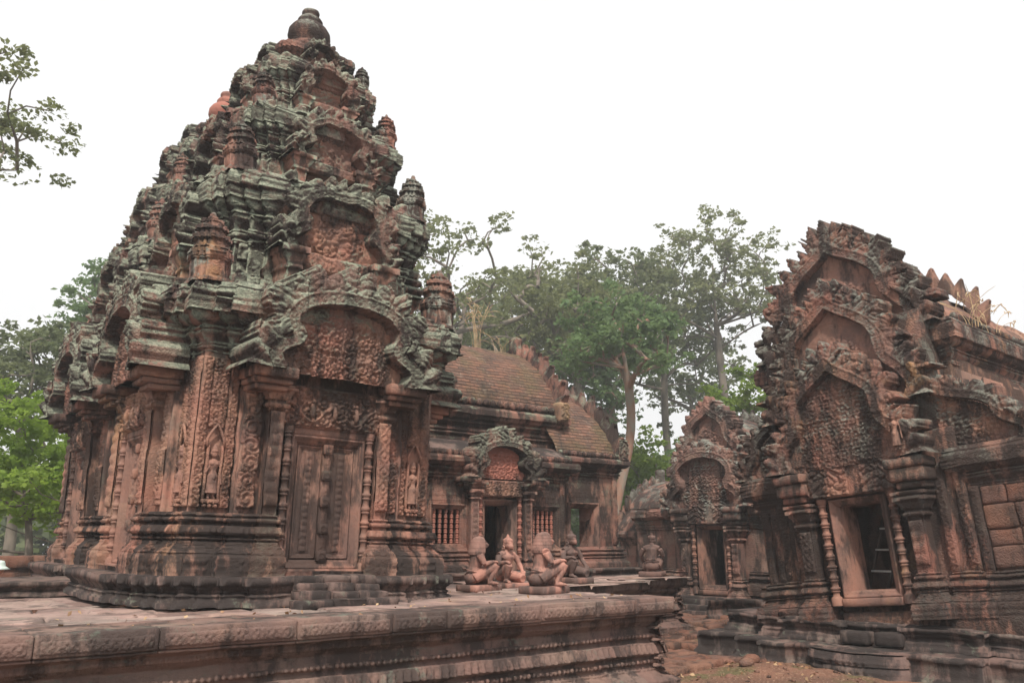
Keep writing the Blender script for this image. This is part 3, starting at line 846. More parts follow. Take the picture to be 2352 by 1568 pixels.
def make_tower():
    root = empty('sanctuary_tower')
    # plinth with redents, stairs on the south side
    m = MB(); pl = cross(1.68, [(1.56, .08), (1.38, .16), (1.16, .24), (.93, .32)])
    pp = Prof(.02, 0).v(.05).h(-.02).v(.02).h(-.02).v(.03).cyma(-.03, .04, pat_petal, .02).h(.02).v(.02).cyma(.03, .035, pat_petal, .012).h(.015).v(.012).h(.01).v(.075).h(-.012).v(.01)
    sweep(m, pl, pp, .04, cap=True)
    m.build('plinth', M_STEP, root, weather=.012, block=.008, bs=(.42, .42, .16))
    m = MB()
    for k, (zz, yy, hw) in enumerate([(.30, -1.95, .46), (.225, -2.06, .46), (.15, -2.16, .50), (.08, -2.30, .56)]):
        for j in range(3):
            xa = -hw + 2 * hw * j / 3; gbox(m, xa + .004, xa + 2 * hw / 3 - .004, yy - .13, yy + .14, zz - .085, zz + .004 + .006 * ((j * 7 + k) % 3), seg=.06, ch=.015)
    m.build('entrance_steps', M_STEP, root, weather=.01, block=.01, bs=(.3, .3, .08))
    # base, wall, cornice
    bp = cross(1.42, [(1.0, .05), (.985, .14)]); bq = cross(1.42, [(1.28, .035), (1.0, .08), (.985, .15)])
    kd = lambda c: ~((np.minimum(np.abs(c[:, 0]), np.abs(c[:, 1])) < .53) & (c[:, 2] > .34))
    m = MB(); sweep(m, bq, BASEPROF(.20, .29, .68), .016, keep=kd)
    m.build('base_moulding', M_BASE, root, weather=.006, block=.008)
    m = MB(); p = Prof(0.0, .86); p.st = .06; p.v(1.8); sweep(m, bp, p, .06)
    m.build('wall', M_STONE, root, weather=.006, block=.006)
    m = MB(); bc = cross(1.42, [(1.17, .06), (.99, .10)]); sweep(m, bc, cornprof(.0, 2.58, .78, .30), .02, cap=True, keep=lambda c: ~((np.minimum(np.abs(c[:, 0]), np.abs(c[:, 1])) < .6) & (c[:, 2] < 3.0) & (np.maximum(np.abs(c[:, 0]), np.abs(c[:, 1])) > 1.4)))
    antefix_row(m, bp, .20, 3.33, .3, .16, .2, .12, .35, 1)
    m.build('cornice', M_CORN, root, weather=.014, block=.042, bs=(.36, .36, .62))
    # one face: door, colonettes, pilasters, lintel, pediment, panels
    face = []
    fr, dl = false_door(root, -.45, .45, .36, 1.80, -1.60); face += [fr, dl]
    m = MB(); gbox(m, -.5, .5, -1.70, -1.55, .29, .362, seg=.08, ch=.01)
    face.append(m.build('door_sill', M_DOOR, root, weather=.005))
    m = MB(); gbox(m, -.47, .47, -1.66, -1.5, 1.80, 1.88, seg=.08, ch=.01)
    face.append(m.build('door_head', M_DOOR, root, weather=.005))
    for q in (-1, 1):
        m = MB(); colonette(m, q * .50, -1.655, .30, 1.88, .047)
        face.append(m.build('colonette', M_DOOR, root, smooth=False, weather=.002))
    for q in (-1, 1):
        m = MB(); xa, xb = (.56, .77) if q > 0 else (-.77, -.56)
        rp = [(xa, -1.72), (xb, -1.72), (xb, -1.5), (xa, -1.5)]
        p = BASEPROF(.09, .29, .68, .75); p.v(1.10); p.h(.012).v(.03).h(.02).band(.05, pat_bead, .012, .01).h(-.02).v(.04).h(.03).v(.03).line(.03, .05).v(.02).h(.03).v(.03).h(-.03).v(.03)
        sweep(m, rp, p, .02, cap=True)
        carved(m, xa + .025, xb - .025, 1.0, 2.02, -1.735, .022, pat_petal if q < 0 else pat_loz, .013, along='z')
        face.append(m.build('pilaster', M_CARVE, root, weather=.005, block=.004))
        m = MB(); xa, xb = (.79, .98) if q > 0 else (-.98, -.79)
        carved(m, xa, xb - .045 if q > 0 else xb, .98, 2.57, -1.585, .038, pat_scroll, .013, along='z')
        face.append(m.build('scroll_panel', M_CARVE, root, weather=.005, block=.012))
        # corner panel with niche
        m = MB(); s = q
        for (a, b) in ((1.015, 1.125), (1.315, 1.425)):
            xa, xb = sorted((s * a, s * b)); carved(m, xa, xb, .97, 2.57, -1.455, .036, pat_scroll, .012, along='z')
        xa, xb = sorted((s * 1.125, s * 1.315))
        carved(m, xa, xb, 1.80, 2.57, -1.44, .04, pat_carpet, .012, along='z', unit=.14)
        # ogee niche: jambs and arch
        for a in (1.145, 1.295):
            x_ = s * a; gbox(m, x_ - .012, x_ + .012, -1.485, -1.43, 1.06, 1.62, seg=.06, ch=.003)
        cx = s * 1.22
        tube(m, [(cx - .085, -1.475, 1.60), (cx - .09, -1.48, 1.68), (cx - .05, -1.485, 1.76), (cx, -1.49, 1.84), (cx + .05, -1.485, 1.76), (cx + .09, -1.48, 1.68), (cx + .085, -1.475, 1.60)], .017, 6)
        gbox(m, cx - .09, cx + .09, -1.50, -1.43, 1.02, 1.06, seg=.05, ch=.005)
        for dx in (-.055, 0, .055):
            ball(m, (cx + dx, -1.475, .99), (.026, .03, .022), 8, 6)
            tube(m, [(cx + dx - .01, -1.49, 1.0), (cx + dx - .025, -1.50, 1.02), (cx + dx - .012, -1.495, 1.045)], .007, 5)
        face.append(m.build('niche_panel', M_CARVE, root, weather=.004, block=.005))
    gm = MB(); goddess(gm, 1.02)
    g0 = fuse(gm, 'carved_goddess', M_DOOR, root, .006, 3)
    g0.location = (-1.22, -1.465, 1.06); g1 = g0.copy(); C.objects.link(g1); g1.location = (1.22, -1.465, 1.06)
    # goddess copies for the west side are placed by hand because their origin is not the tower axis
    for (x, y, r) in ((-1.465, 1.22, -PI / 2), (-1.465, -1.22, -PI / 2)):
        g = g0.copy(); C.objects.link(g); g.location = (x, y, 1.06); g.rotation_euler = (0, 0, r)
    m = MB()
    gbox(m, -.60, .60, -1.68, -1.5, 1.875, 2.34, seg=.08, ch=.01)
    carved(m, -.595, .595, 1.885, 2.33, -1.685, .060, lambda x, y: np.maximum(pat_carpet(x, y, 2.4, 5), .95 * np.clip(1 - np.abs(y - .35 - .22 * np.cos((x - 50.5) * 5.2)) * 11, 0, 1)), .012, base=.03)
    for dx in (0, -.27, .27): tube(m, [(dx, -1.71, 1.96), (dx, -1.74, 2.03), (dx, -1.735, 2.09), (dx, -1.72, 2.14)], [.02, .03, .025, .02], 7); ball(m, (dx, -1.735, 2.165), .022, 8, 6)
    face.append(m.build('lintel', M_CARVE, root, weather=.004))
    for q in (-1, 1):
        m = MB(); xa, xb = sorted((q * .57, q * 1.06))
        gbox(m, xa + .06, xb - .06, -1.85, -1.5, 2.22, 2.28, seg=.06, ch=.015); gbox(m, xa + .03, xb - .03, -1.92, -1.5, 2.283, 2.34, seg=.06, ch=.015); gbox(m, xa, xb, -1.99, -1.5, 2.343, 2.46, seg=.06, ch=.012)
        carved(m, xa + .02, xb - .02, 2.36, 2.445, -1.992, .012, pat_loz, .012, base=.005)
        face.append(m.build('pediment_bracket', M_CARVE, root, weather=.008))
    tm, fm, nm, nm2 = pediment(0, 2.43, -1.96, .96, .90, depth=.46, band=.16, flame=.27, per=.19, style='lobed', res=.014, amp=.06, seed=3, naga=.44, tyk=10, plain=.9)
    face += [nm.build('naga_finial', M_CORN, root, weather=.008), tm.build('tympanum', M_CARVE, root, weather=.009, block=.016, bs=(.36, .6, .34)), fm.build('pediment_frame', M_CORN, root, weather=.009, block=.016, bs=(.36, .6, .34)), nm2.build('naga_finial', M_CORN, root, weather=.008)]
    for f in face: rot_copy(f, root, (3, 1))
    # false storeys
    T = [(3.36, 4.86, 1.13, .22), (4.86, 5.96, .86, .18), (5.96, 6.86, .61, .14), (6.86, 7.34, .38, .10)]
    for i, (z0, z1, a, o_) in enumerate(T):
        h = z1 - z0; s = (1.0, .8, .62, .45)[i]
        pl = cross(a, [(a * .86, .07 * s), (a * .70, .13 * s)])
        m = MB()
        p = Prof(.10 * s, z0 - .02); p.v(.06 * h).cyma(-.06 * s, .07 * h).v(.03 * h).h(-.02 * s).v(.02 * h).h(-.02 * s).v(.26 * h)
        q_ = cornprof(0, p.p[-1][1], h * .60, o_, s)
        p.p += [(x + p.p[-1][0], z) for x, z in q_.p[1:]]; p.pat += q_.pat[1:]
        sweep(m, pl, p, .024, cap=True)
        antefix_row(m, pl, .15 * s, z1 - .03, .26 * s + .03, .18 * s, .2 * s, .12 * s, .3, i + 3)
        # carved corner panels of the storey
        for r in range(4):
            for q in (-1, 1):
                t = MB(); xa, xb = sorted((q * a * .64, q * a * .96)); carved(t, xa, xb, z0 + .18 * h, z0 + .45 * h, -a - .01 - .04 * s, .03 * s, pat_scroll, .016, along='z')
                m.merge(t, Matrix.Rotation(r * PI / 2, 4, 'Z'))
        m.build('upper_storey', M_CORN if i < 3 else M_LIB, root, weather=.016, block=.034, bs=(.34, .34, .21), seed=i)
        # bay in the middle of each side
        yb = -a - .13 * s - o_ * .75
        bay = MB(); W = a * .56
        for q in (-1, 1):
            x_ = q * W * .92
            rp = [(x_ - .09 * s, yb - .14 * s), (x_ + .09 * s, yb - .14 * s), (x_ + .09 * s, yb + .24), (x_ - .09 * s, yb + .24)]
            p = Prof(.03, z0 + .0).v(.06 * h).line(-.03, .03 * h).v(.14 * h).h(.02).v(.03 * h).h(-.01).v(.02 * h).line(.05 * s, .05 * h).v(.03 * h).h(.03 * s).v(.05 * h)
            sweep(bay, rp, p, .03, cap=True)
        gbox(bay, -W * .75, W * .75, yb - .06 * s, yb + .22, z0 + .28 * h, z0 + .42 * h, seg=.06)
        carved(bay, -W * .74, W * .74, z0 + .285 * h, z0 + .415 * h, yb - .065 * s, .03 * s, pat_fol, .014, base=.02)
        rectframe(bay, -W * .6, W * .6, z0 + .02, z0 + .28 * h, yb + .12 * s, [(0, .05), (0, -.03 * s), (.03 * s, -.03 * s), (.04 * s, 0), (.06 * s, 0), (.07 * s, .03 * s), (.5 * W, .035 * s)])
        b = bay.build('storey_bay', M_STONE, root, weather=.01, block=.02, bs=(.3, .3, .2), seed=i)
        tm, fm, nm, nn_ = pediment(0, z0 + .40 * h, yb - .10 * s, a * .62, h * .52, depth=.36 * s + .05, band=.12 * s, flame=.17 * s, per=.15 * s, style='lobed', res=.016, amp=.05 * s, seed=5 + i, naga=.26 * s, tyk=7)
        f1 = MB(); f1.merge(fm); f1.merge(nm); f1.merge(nn_)
        ty = tm.build('tympanum', M_CARVE, root, weather=.014, block=.030, bs=(.26, .5, .24), seed=i)
        pf = f1.build('pediment_frame', M_CORN, root, weather=.014, block=.030, bs=(.26, .5, .24), seed=i)
        for f in (b, ty, pf): rot_copy(f, root, (3, 1))
        # corner shrines stand on the cornice below
        aw = (1.50, 1.20, .90, .62)[i]; hs_ = (1.0, .85, .66, .5)[i]
        ms = MB(); mini_shrine(ms, (0, 0, 0), hs_)
        me = ms.mesh('corner_shrine', weather=.008, block=.006, bs=(.1, .1, .12), seed=i); me.materials.append(M_LIB)
        for qx, qy in ((-1, -1), (1, -1), (-1, 1), (1, 1)):
            if (i, qx, qy) in ((3, -1, -1),): continue
            o = link('corner_shrine', me, root); o.location = (qx * (aw - .03), qy * (aw - .03), z0 - .03); o.rotation_euler = (.03 * qy, .04 * qx, .1 * i)
    m = MB()
    lathe(m, [(.30, -.22), (.40, -.17), (.41, -.12), (.33, -.09), (.33, -.05), (.38, 0), (.37, .06), (.27, .10), (.26, .14), (.31, .19), (.34, .26), (.335, .34), (.29, .41), (.22, .46), (.19, .47), (.205, .50), (.21, .53), (.18, .57), (.13, .60), (.12, .62), (.14, .645), (.145, .67), (.13, .70), (.09, .72), (.001, .725)], (0, 0, 0), 32)
    fo = m.build('vase_finial', M_LIB, root, weather=.012, smooth=True); fo.location = (0, 0, 7.50); fo.scale = (.88, .88, .98)
    return root

tower = make_tower()
tower.location = (4.17, 10.40, 0)
tower.rotation_euler = (R(.4), R(1.2), 0)
tag(tower, 'nearest tall temple tower with a carved false door in its side', 'temple tower', 'sanctuary towers on the terrace')
tw2 = copy_tree(tower)
tw2.location = (4.62, 14.7, 0); tw2.rotation_euler = (0, 0, 0); tw2.scale = (1.08, 1.08, 1.09)
tag(tw2, 'farther temple tower seen behind the near tower, its red vase finial showing over its shoulder', 'temple tower')
for o in [x for x in bpy.data.objects if x.parent == tw2 and x.name.startswith('vase_finial')]:
    o.data = o.data.copy(); o.data.materials[0] = M_RED
#TERRACE
# ------------------------------------------------------------------ terrace
def slab_heights(X, Y, seed=1):
    """irregular paving: returns height and joint mask"""
    row = np.floor((Y + .06 * np.sin(X * 1.3)) / .62); fy = (Y + .06 * np.sin(X * 1.3)) / .62 - row
    ri = row.astype(np.int64); z0 = np.zeros_like(ri)
    wd = .62 + .5 * _h(ri, z0, z0, seed)
    xs = X / wd + _h(ri, z0 + 1, z0, seed) * 7 + .04 * np.sin(Y * 5)
    ci = np.floor(xs).astype(np.int64); fx = xs - ci
    hgt = (_h(ri, ci, z0 + 2, seed) - .5) * .022 + ((fx - .5) * (_h(ri, ci, z0 + 3, seed) - .5) + (fy - .5) * (_h(ri, ci, z0 + 4, seed) - .5)) * .03
    e = np.minimum(np.minimum(fx, 1 - fx) * wd, np.minimum(fy, 1 - fy) * .62)
    gap = .008 + .02 * _h(ri, ci, z0 + 5, seed)
    return hgt - .045 * np.clip(1 - e / gap, 0, 1) - .012 * np.clip(1 - e / .05, 0, 1)

TERR = [(-7, 6.86), (7.70, 6.86), (7.70, 9.62), (9.50, 9.62), (9.50, 10.02), (10.75, 10.02), (10.75, 10.75), (12.55, 10.75), (12.55, 17.6), (2.4, 17.6), (2.4, 16.2), (-7, 16.2)]
terrace = empty('temple_terrace', (0, 0, 0), label='wide moulded stone terrace that carries the towers, hall and statues', cat='terrace')
p = Prof(.06, -1.04)
p.v(.05).h(-.01).band(.10, pat_petal, .012).cyma(-.20, .13, pat_scroll, .03, 8).h(-.02).v(.02).h(-.02).v(.035).h(.035).band(.045, pat_bead, .022, .008).h(-.035).v(.03).h(.02).v(.018)
p.h(.055).v(.012).band(.105, pat_petal, .055, .01).v(.012).h(-.06).v(.025).h(-.01).v(.03).h(.035).band(.045, pat_bead, .022, .008).h(-.035).v(.05).h(-.02).v(.03)
p.h(.03).v(.02).h(.025).v(.02).h(.02).band(.05, pat_dentil, .015, .012).cyma(.09, .06).h(.02).v(.018).h(.012)
zt = p.p[-1][1]
p.band(-.012 - zt, pat_loz, .012).line(-.012, .012)
m = MB()
sweep(m, TERR, p, .016, keep=lambda c: (c[:, 1] < 13) & (c[:, 0] > -3.2))
zb = [(o_, z_) for (o_, z_), pt in zip(p.p, p.pat) if pt and pt[0] is pat_bead and abs(pt[1] - .5) < .12]
seen = []
for (o_, z_) in zb:
    if all(abs(z_ - q_) > .03 for q_ in seen):
        seen.append(z_); rb = np.random.default_rng(int(-z_ * 1000))
        bead_row(m, TERR[:7], o_ + .012, z_, .058, .025, closed=False, keepf=lambda c: c[0] > -3 and rb.random() > .07)
m.build('moulded_side', M_TERR, terrace, weather=.007, block=.006, bs=(.85, .85, .14))
def paving(x0, x1, y0, y1, res=.022, seed=1):
    nx, ny = int((x1 - x0) / res), int((y1 - y0) / res)
    X, Y = np.meshgrid(np.linspace(x0, x1, nx), np.linspace(y0, y1, ny), indexing='ij')
    Z = slab_heights(X, Y, seed)
    mm = MB(); mm.add(np.stack([X, Y, Z - .004], -1).reshape(-1, 3), grid_faces(nx, ny))
    return mm
m = MB()
m.merge(paving(-4, 7.79, 6.83, 9.6, .02)); m.merge(paving(-7, 7.79, 9.6, 16.2, .06, 2)); m.merge(paving(2.4, 7.79, 16.2, 17.6, .1, 6)); m.merge(paving(7.79, 9.60, 9.53, 13, .03, 3)); m.merge(paving(9.60, 10.84, 9.93, 13, .04, 4)); m.merge(paving(10.84, 12.6, 10.67, 17.6, .05, 5))
m.build('paving', M_PAVE, terrace, weather=.003)
m = MB(); sweep(m, [(.3, 11.75), (2.55, 11.75), (2.55, 13.5), (.3, 13.5)], Prof(.03, 0).v(.03).h(-.02).v(.02).cyma(-.03, .03).h(.02).v(.02).cyma(.03, .02).h(.02).v(.05).h(-.01), .05, cap=True)
m.build('porch_platform', M_STEP, terrace, weather=.012, block=.012, bs=(.4, .4, .6))
# edge blocks of the southern rim, some cracked and shifted
m = MB(); x = -3.4; k = 0
rr = random.Random(4)
while x < 7.6:
    L = rr.uniform(.55, 1.15); x2 = min(x + L, 7.80)
    gbox(m, x + .003, x2 - .003, 6.82 + rr.uniform(-.006, .008), 7.32 + rr.uniform(-.05, .2), -.150 + rr.uniform(0, .005), .012 + rr.uniform(-.006, .012), seg=.05, ch=.010, rz=rr.uniform(-.004, .004))
    gbox(m, x + .003, x2 - .003, 6.845, 7.0, -.172, -.1505, seg=.05, ch=.004)
    carved(m, x + .03, x2 - .03, -.130, -.02, 6.808, .018, pat_loz, .013, base=.02)
    x = x2
m.build('edge_block_row', M_TERR, terrace, weather=.006)

# ------------------------------------------------------------------ hall in front of the middle tower
def balusters(root, frame_parent, xs, z0, z1, y, r=.032, mat=None):
    mb = MB(); H = z1 - z0; p = []
    z = 0
    for k in range(7):
        u = H / 7
        p += [(r * .62, z + .08 * u), (r * .62, z + .18 * u), (r * 1.0, z + .24 * u), (r * 1.0, z + .30 * u), (r * .8, z + .36 * u), (r * .92, z + .5 * u), (r * .8, z + .64 * u), (r * 1.0, z + .70 * u), (r * 1.0, z + .76 * u), (r * .62, z + .84 * u), (r * .62, z + .96 * u)]
        z += u
    lathe(mb, p, (0, 0, 0), 12)
    me = mb.mesh('baluster'); me.materials.append(mat)
    for x in xs:
        o = link('baluster', me, frame_parent); o.location = (x, y, z0)

def wall_open(m, x0, x1, z0, z1, y0, y1, ops, seg=.12):
    """box wall with rectangular openings ops=[(xa,xb,za,zb)] sorted in x"""
    xs = x0
    for (a, b, c, d) in ops:
        gbox(m, xs, a, y0, y1, z0, z1, seg=seg, ch=.004)
        if c > z0 + .01: gbox(m, a, b, y0, y1, z0, c, seg=seg, ch=.004)
        if d < z1 - .01: gbox(m, a, b, y0, y1, d, z1, seg=seg, ch=.004)
        xs = b
    gbox(m, xs, x1, y0, y1, z0, z1, seg=seg, ch=.004)

FRAMEP = [(0, .06), (0, -.045), (.025, -.045), (.03, -.025), (.045, -.025), (.05, 0), (.07, -.008), (.075, .02), (.09, .02), (.095, .12)]
def make_window(root, x0, x1, z0, z1, y, mat, n=5):
    f = MB(); rectframe(f, x0 - .08, x1 + .08, z0 - .08, z1 + .08, y, FRAMEP)
    o = f.build('window', mat, root, weather=.003)
    xs = [x0 + (x1 - x0) * (k + .5) / n for k in range(n)]
    balusters(root, o, xs, z0 + .005, z1 - .005, y + .06, .036, M_RED)
    return o

def open_door(root, x0, x1, z0, z1, y, mat, deep=.45):
    f = MB(); rectframe(f, x0 - .10, x1 + .10, z0 - .09, z1 + .10, y, [(0, .08), (0, -.05), (.03, -.05), (.035, -.03), (.05, -.03), (.056, -.008), (.075, -.014), (.08, .01), (.098, .012), (.10, deep)])
    return f.build('door_frame', mat, root, weather=.004)

def crest(m, pts, size, th=.16, x=0.0, n=9, seed=0, tip=1.0):
    """overlapping flame stones that climb the gable edge; pts = [(y,z)] in the yz plane at x"""
    P = np.array(pts, float); d = np.r_[0, np.cumsum(np.linalg.norm(np.diff(P, axis=0), axis=1))]
    rg = random.Random(seed)
    for k in range(n):
        t = d[-1] * (k + .5) / n
        y = np.interp(t, d, P[:, 0]); z = np.interp(t, d, P[:, 1]); t2 = min(t + .05, d[-1]); t1 = max(0, t - .05)
        ty = np.interp(t2, d, P[:, 0]) - np.interp(t1, d, P[:, 0]); tz = np.interp(t2, d, P[:, 1]) - np.interp(t1, d, P[:, 1])
        a = math.atan2(tz, ty)
        b = MB(); L = d[-1] / n * 1.25; s = size * rg.uniform(.95, 1.4)
        us = np.linspace(-.5, .5, 7); vs = np.linspace(0, 1, 6); U, V = np.meshgrid(us, vs, indexing='ij')
        for sg in (-1, 1):
            X = sg * th / 2 * (1 - .55 * V ** 2) * (1 - .3 * (2 * U) ** 2)
            Yv = U * L * (1 - .80 * V ** 1.6) + .45 * L * V ** 1.6
            Zv = s * (V - .25) * (1 - .25 * (2 * U) ** 2)
            b.add(np.stack([X, Yv, Zv], -1).reshape(-1, 3), grid_faces(7, 6, flip=(sg < 0)))
        for i in (0, 6):
            pass
        q = [(0, 0)]
        # close the rim
        for (ui, vi) in (('u', 0), ('u', 6), ('v', 5)):
            if ui == 'u':
                A = [(th / 2 * (1 - .55 * v * v) * .7, us[vi] * L * (1 - .80 * v ** 1.6) + .45 * L * v ** 1.6, s * (v - .25) * .75) for v in vs]
            else:
                A = [(th / 2 * .45 * (1 - .3 * (2 * u) ** 2), u * L * .20 + .45 * L, s * .75 * (1 - .25 * (2 * u) ** 2)) for u in us]
            A = np.array(A); B = A * [-1, 1, 1]
            G = np.stack([A, B], 1).reshape(-1, 3); b.add(G, grid_faces(len(A), 2))
        m.merge(b, Matrix.Translation((x + rg.uniform(-.015, .015), y, z)) @ Matrix.Rotation(a + rg.uniform(-.06, .06), 4, 'X'))

def roof_curve(y0, z0, y1, z1, n=22, e=1.5):
    t = np.linspace(0, 1, n)
    return [(y0 + (y1 - y0) * tt ** e, z0 + (z1 - z0) * (1 - (1 - tt) ** 1.3)) for tt in t]

def roof_sheet(m, x0, x1, curve, seg=.08, mirror=None):
    P = np.array(curve); nx = max(2, int((x1 - x0) / seg)); xs = np.linspace(x0, x1, nx)
    V = np.array([[(x, y, z) for (y, z) in P] for x in xs])
    m.add(V.reshape(-1, 3), grid_faces(nx, len(P)))
    if mirror is not None:
        V2 = V.copy(); V2[..., 1] = 2 * mirror - V2[..., 1]
        m.add(V2.reshape(-1, 3), grid_faces(nx, len(P), flip=True))

def make_hall():
    root = empty('pillared_hall', (9.3, 12.2, -.03), label='long low temple hall with a steep brick roof and baluster windows', cat='temple hall')
    AX = 2.1
    # plinth and base
    m = MB(); pl = [(-3.4, -.55), (1.62, -.55), (1.62, -.22), (3.48, -.22), (3.48, 4.6), (-3.4, 4.6)]
    sweep(m, pl, Prof(.10, -.05).v(.05).cyma(-.08, .06).h(-.01).v(.03).h(.03).v(.03).h(.03).v(.05).h(-.01), .05, cap=False, keep=lambda c: c[:, 1] < 3)
    gbox(m, -3.4, 1.68, -.5, 4.5, .0, .165, seg=.4); gbox(m, 1.685, 3.5, -.16, 4.4, .0, .163, seg=.4)
    m.build('plinth', M_STEP, root, weather=.01, block=.01, bs=(.5, .5, .3))
    bw = [(-3.0, 0), (1.50, 0), (1.50, .40), (3.30, .40), (3.30, 3.8), (-3.0, 4.2)]
    m = MB(); kk = lambda c: (c[:, 1] < 1.5) & ~((np.abs(c[:, 0] + .09) < .62) & (c[:, 1] < .3))
    b = Prof(.18, .16); b.band(.09, pat_petal, .01).cyma(-.06, .06).v(.02).h(-.02).v(.02).h(.02).band(.03, pat_bead, .012, .01).h(-.03).v(.03).h(.03).band(.05, pat_petal, .02, .012).h(-.04).v(.03).h(.02).band(.03, pat_bead, .01, .01).h(-.04).v(.03).h(-.02).v(.02)
    sweep(m, bw, b, .02, keep=kk); m.build('base_moulding', M_HALL, root, weather=.007, block=.008)
    # walls
    m = MB()
    wall_open(m, -3.0, 1.50, .16, 2.1, 0, .42, [(-1.47, -.87, .62, 1.22), (-.38, .20, .18, 1.30), (.72, 1.27, .62, 1.24)])
    wall_open(m, 1.50, 3.30, .16, 2.0, .40, .80, [(2.02, 2.64, .44, 1.32)])
    wall_open(m, 1.50, 3.30, .16, 2.0, 3.4, 3.8, [(1.72, 2.48, .44, 1.32)])
    gbox(m, -3.0, 1.50, 3.9, 4.3, .16, 2.1, seg=.5); gbox(m, 2.9, 3.29, .81, 1.0, .16, 2.0, seg=.3); gbox(m, 2.9, 3.29, 3.0, 3.39, .16, 2.0, seg=.3); gbox(m, 2.9, 3.29, 1.0, 3.0, 1.45, 2.0, seg=.3); gbox(m, 1.1, 1.49, .43, 3.89, .16, 2.1, seg=.4)
    gbox(m, -3, -2.6, .43, 3.89, .16, 2.1, seg=.4); gbox(m, -3, 3.2, .05, 4.1, .1, .40 if False else .17, seg=.5)
    gbox(m, 1.5, 3.2, .82, 3.38, .17, .43, seg=.4)
    # tapestry of carved flowers on the wall faces
    for (a, c, zl, zh, y) in ((-1.62, -.80, 1.34, 1.80, -.004), (.62, 1.42, 1.36, 1.80, -.004), (1.56, 1.86, .62, 1.95, .396), (2.82, 3.16, .62, 1.95, .396), (1.86, 2.82, 1.52, 1.95, .396)):
        carved(m, a, c, zl, zh, y, .014, pat_tile, .016, unit=.26, base=.004)
    gbox(m, -2.99, 1.49, .3, 4.0, 2.105, 2.2, seg=.5); gbox(m, 1.5, 3.28, .45, 3.7, 2.005, 2.1, seg=.5)  # unseen ceilings added to keep daylight out and the doorways dark
    m.build('wall', M_HALL, root, weather=.006, block=.006)
    # quoins
    for (xa, xb, y) in ((3.16, 3.30, .36), (1.38, 1.50, -.03), (.56, .66, -.03), (-.82, -.72, -.03)):
        m = MB(); gbox(m, xa, xb, y, y + .1, .6, 1.98 if y > 0 else 1.8, seg=.08); carved(m, xa + .01, xb - .01, .64, 1.74, y - .003, .02, pat_scroll, .013, along='z')
        m.build('corner_pilaster', M_HALL, root, weather=.004)
    make_window(root, -1.47, -.87, .62, 1.22, 0, M_HALL); make_window(root, .72, 1.27, .62, 1.24, 0, M_HALL)
    open_door(root, -.38, .20, .20, 1.30, -.02, M_DOOR); open_door(root, 2.02, 2.64, .45, 1.32, .38, M_DOOR)
    for x_ in (-.545, .335):
        m = MB(); colonette(m, x_, -.09, .18, 1.46, .042, 12); m.build('colonette', M_RED, root)
    for q, (xa, xb) in ((-1, (-.78, -.62)), (1, (.41, .57))):
        m = MB(); rp = [(xa, -.16), (xb, -.16), (xb, .02), (xa, .02)]
        pp = Prof(.06, .16).v(.08).cyma(-.03, .05).h(-.02).v(.04).h(.02).v(.04).h(-.03).v(.04); pp.v(.98).h(.03).v(.03).h(-.02).v(.03).h(.03).v(.05).h(.03).v(.06).h(-.03).v(.03).h(.05).v(.05).h(.03).v(.05)
        sweep(m, rp, pp, .04, cap=True); carved(m, xa + .02, xb - .02, .5, 1.34, -.165, .016, pat_petal, .013, along='z')
        m.build('pilaster', M_HALL, root, weather=.005)
    m = MB(); gbox(m, -.60, .42, -.14, .0, 1.44, 1.73, seg=.08); carved(m, -.595, .415, 1.45, 1.72, -.145, .04, lambda x, y: pat_scroll(x * 2, y * 2 % 1.0), .012, base=.02); m.build('lintel', M_CARVE, root, weather=.004)
    tm, fm, na, nb = pediment(-.09, 1.76, -.20, .66, .62, depth=.25, band=.10, flame=.24, per=.15, res=.013, amp=.04, seed=11, naga=.36, tyk=11, plain=.9)
    tm.build('tympanum', M_RED, root, weather=.003); fm.build('pediment_frame', M_CORN, root, weather=.006, block=.006)
    na.build('naga_finial', M_CORN, root, weather=.005); nb.build('naga_finial', M_CORN, root, weather=.005)
    for q in (-1, 1):
        m = MB(); c = -.09 + q * .77; gbox(m, c - .2, c + .2, -.30, .02, 1.67, 1.76, seg=.06); gbox(m, c - .15, c + .15, -.25, .02, 1.60, 1.668, seg=.06); m.build('pediment_bracket', M_HALL, root, weather=.006)
    # aisle cornice with its row of rounded tile ends
    cp = lambda z, H, o_: (Prof(0, z).h(.02).v(.05 * H).h(.02).v(.05 * H).h(-.02).v(.05 * H).h(.03).band(.09 * H, pat_bead, .012, .01).h(-.015).v(.05 * H).h(.02).line(.03, .1 * H).h(.02).v(.05 * H).h(-.02).v(.05 * H).quad(o_ - .09, .12 * H).h(.01).v(.04 * H).h(.02).band(.2 * H, pat_loz, .008).h(-.02).v(.06 * H).h(-.05).v(.03 * H).h(-.1))
    m = MB(); kq = lambda c: (c[:, 1] < 1.5) & ~((np.abs(c[:, 0] + .09) < .78) & (c[:, 2] < 2.6) & (c[:, 1] < .3))
    sweep(m, [(-3.0, 0), (1.50, 0), (1.50, .9), (-3.0, .9)], cp(1.73, .42, .22), .02, keep=kq)
    sweep(m, [(1.55, .40), (3.30, .40), (3.30, 3.8), (1.55, 3.8)], cp(1.93, .42, .20), .02)
    m.build('cornice', M_HALL, root, weather=.008, block=.012, bs=(.5, .5, .5))
    for (xa, xb, y, z, skip) in ((-3.0, -.96, -.15, 2.17, True), (.78, 1.62, -.15, 2.17, True), (1.66, 3.42, .26, 2.38, False)):
        x = xa; m = MB()
        while x < xb:
            if not (skip and abs(x + .09) < .86):
                t = MB(); ball(t, (0, 0, 0), (.052, .05, .058), 9, 7); tube(t, [(0, 0, 0), (0, .06, .01), (0, .14, .03)], [.05, .048, .045], 8)
                m.merge(t, Matrix.Translation((x, y, z)))
            x += .125
        m.build('eave_tile_row', M_HALL, root, weather=.005)
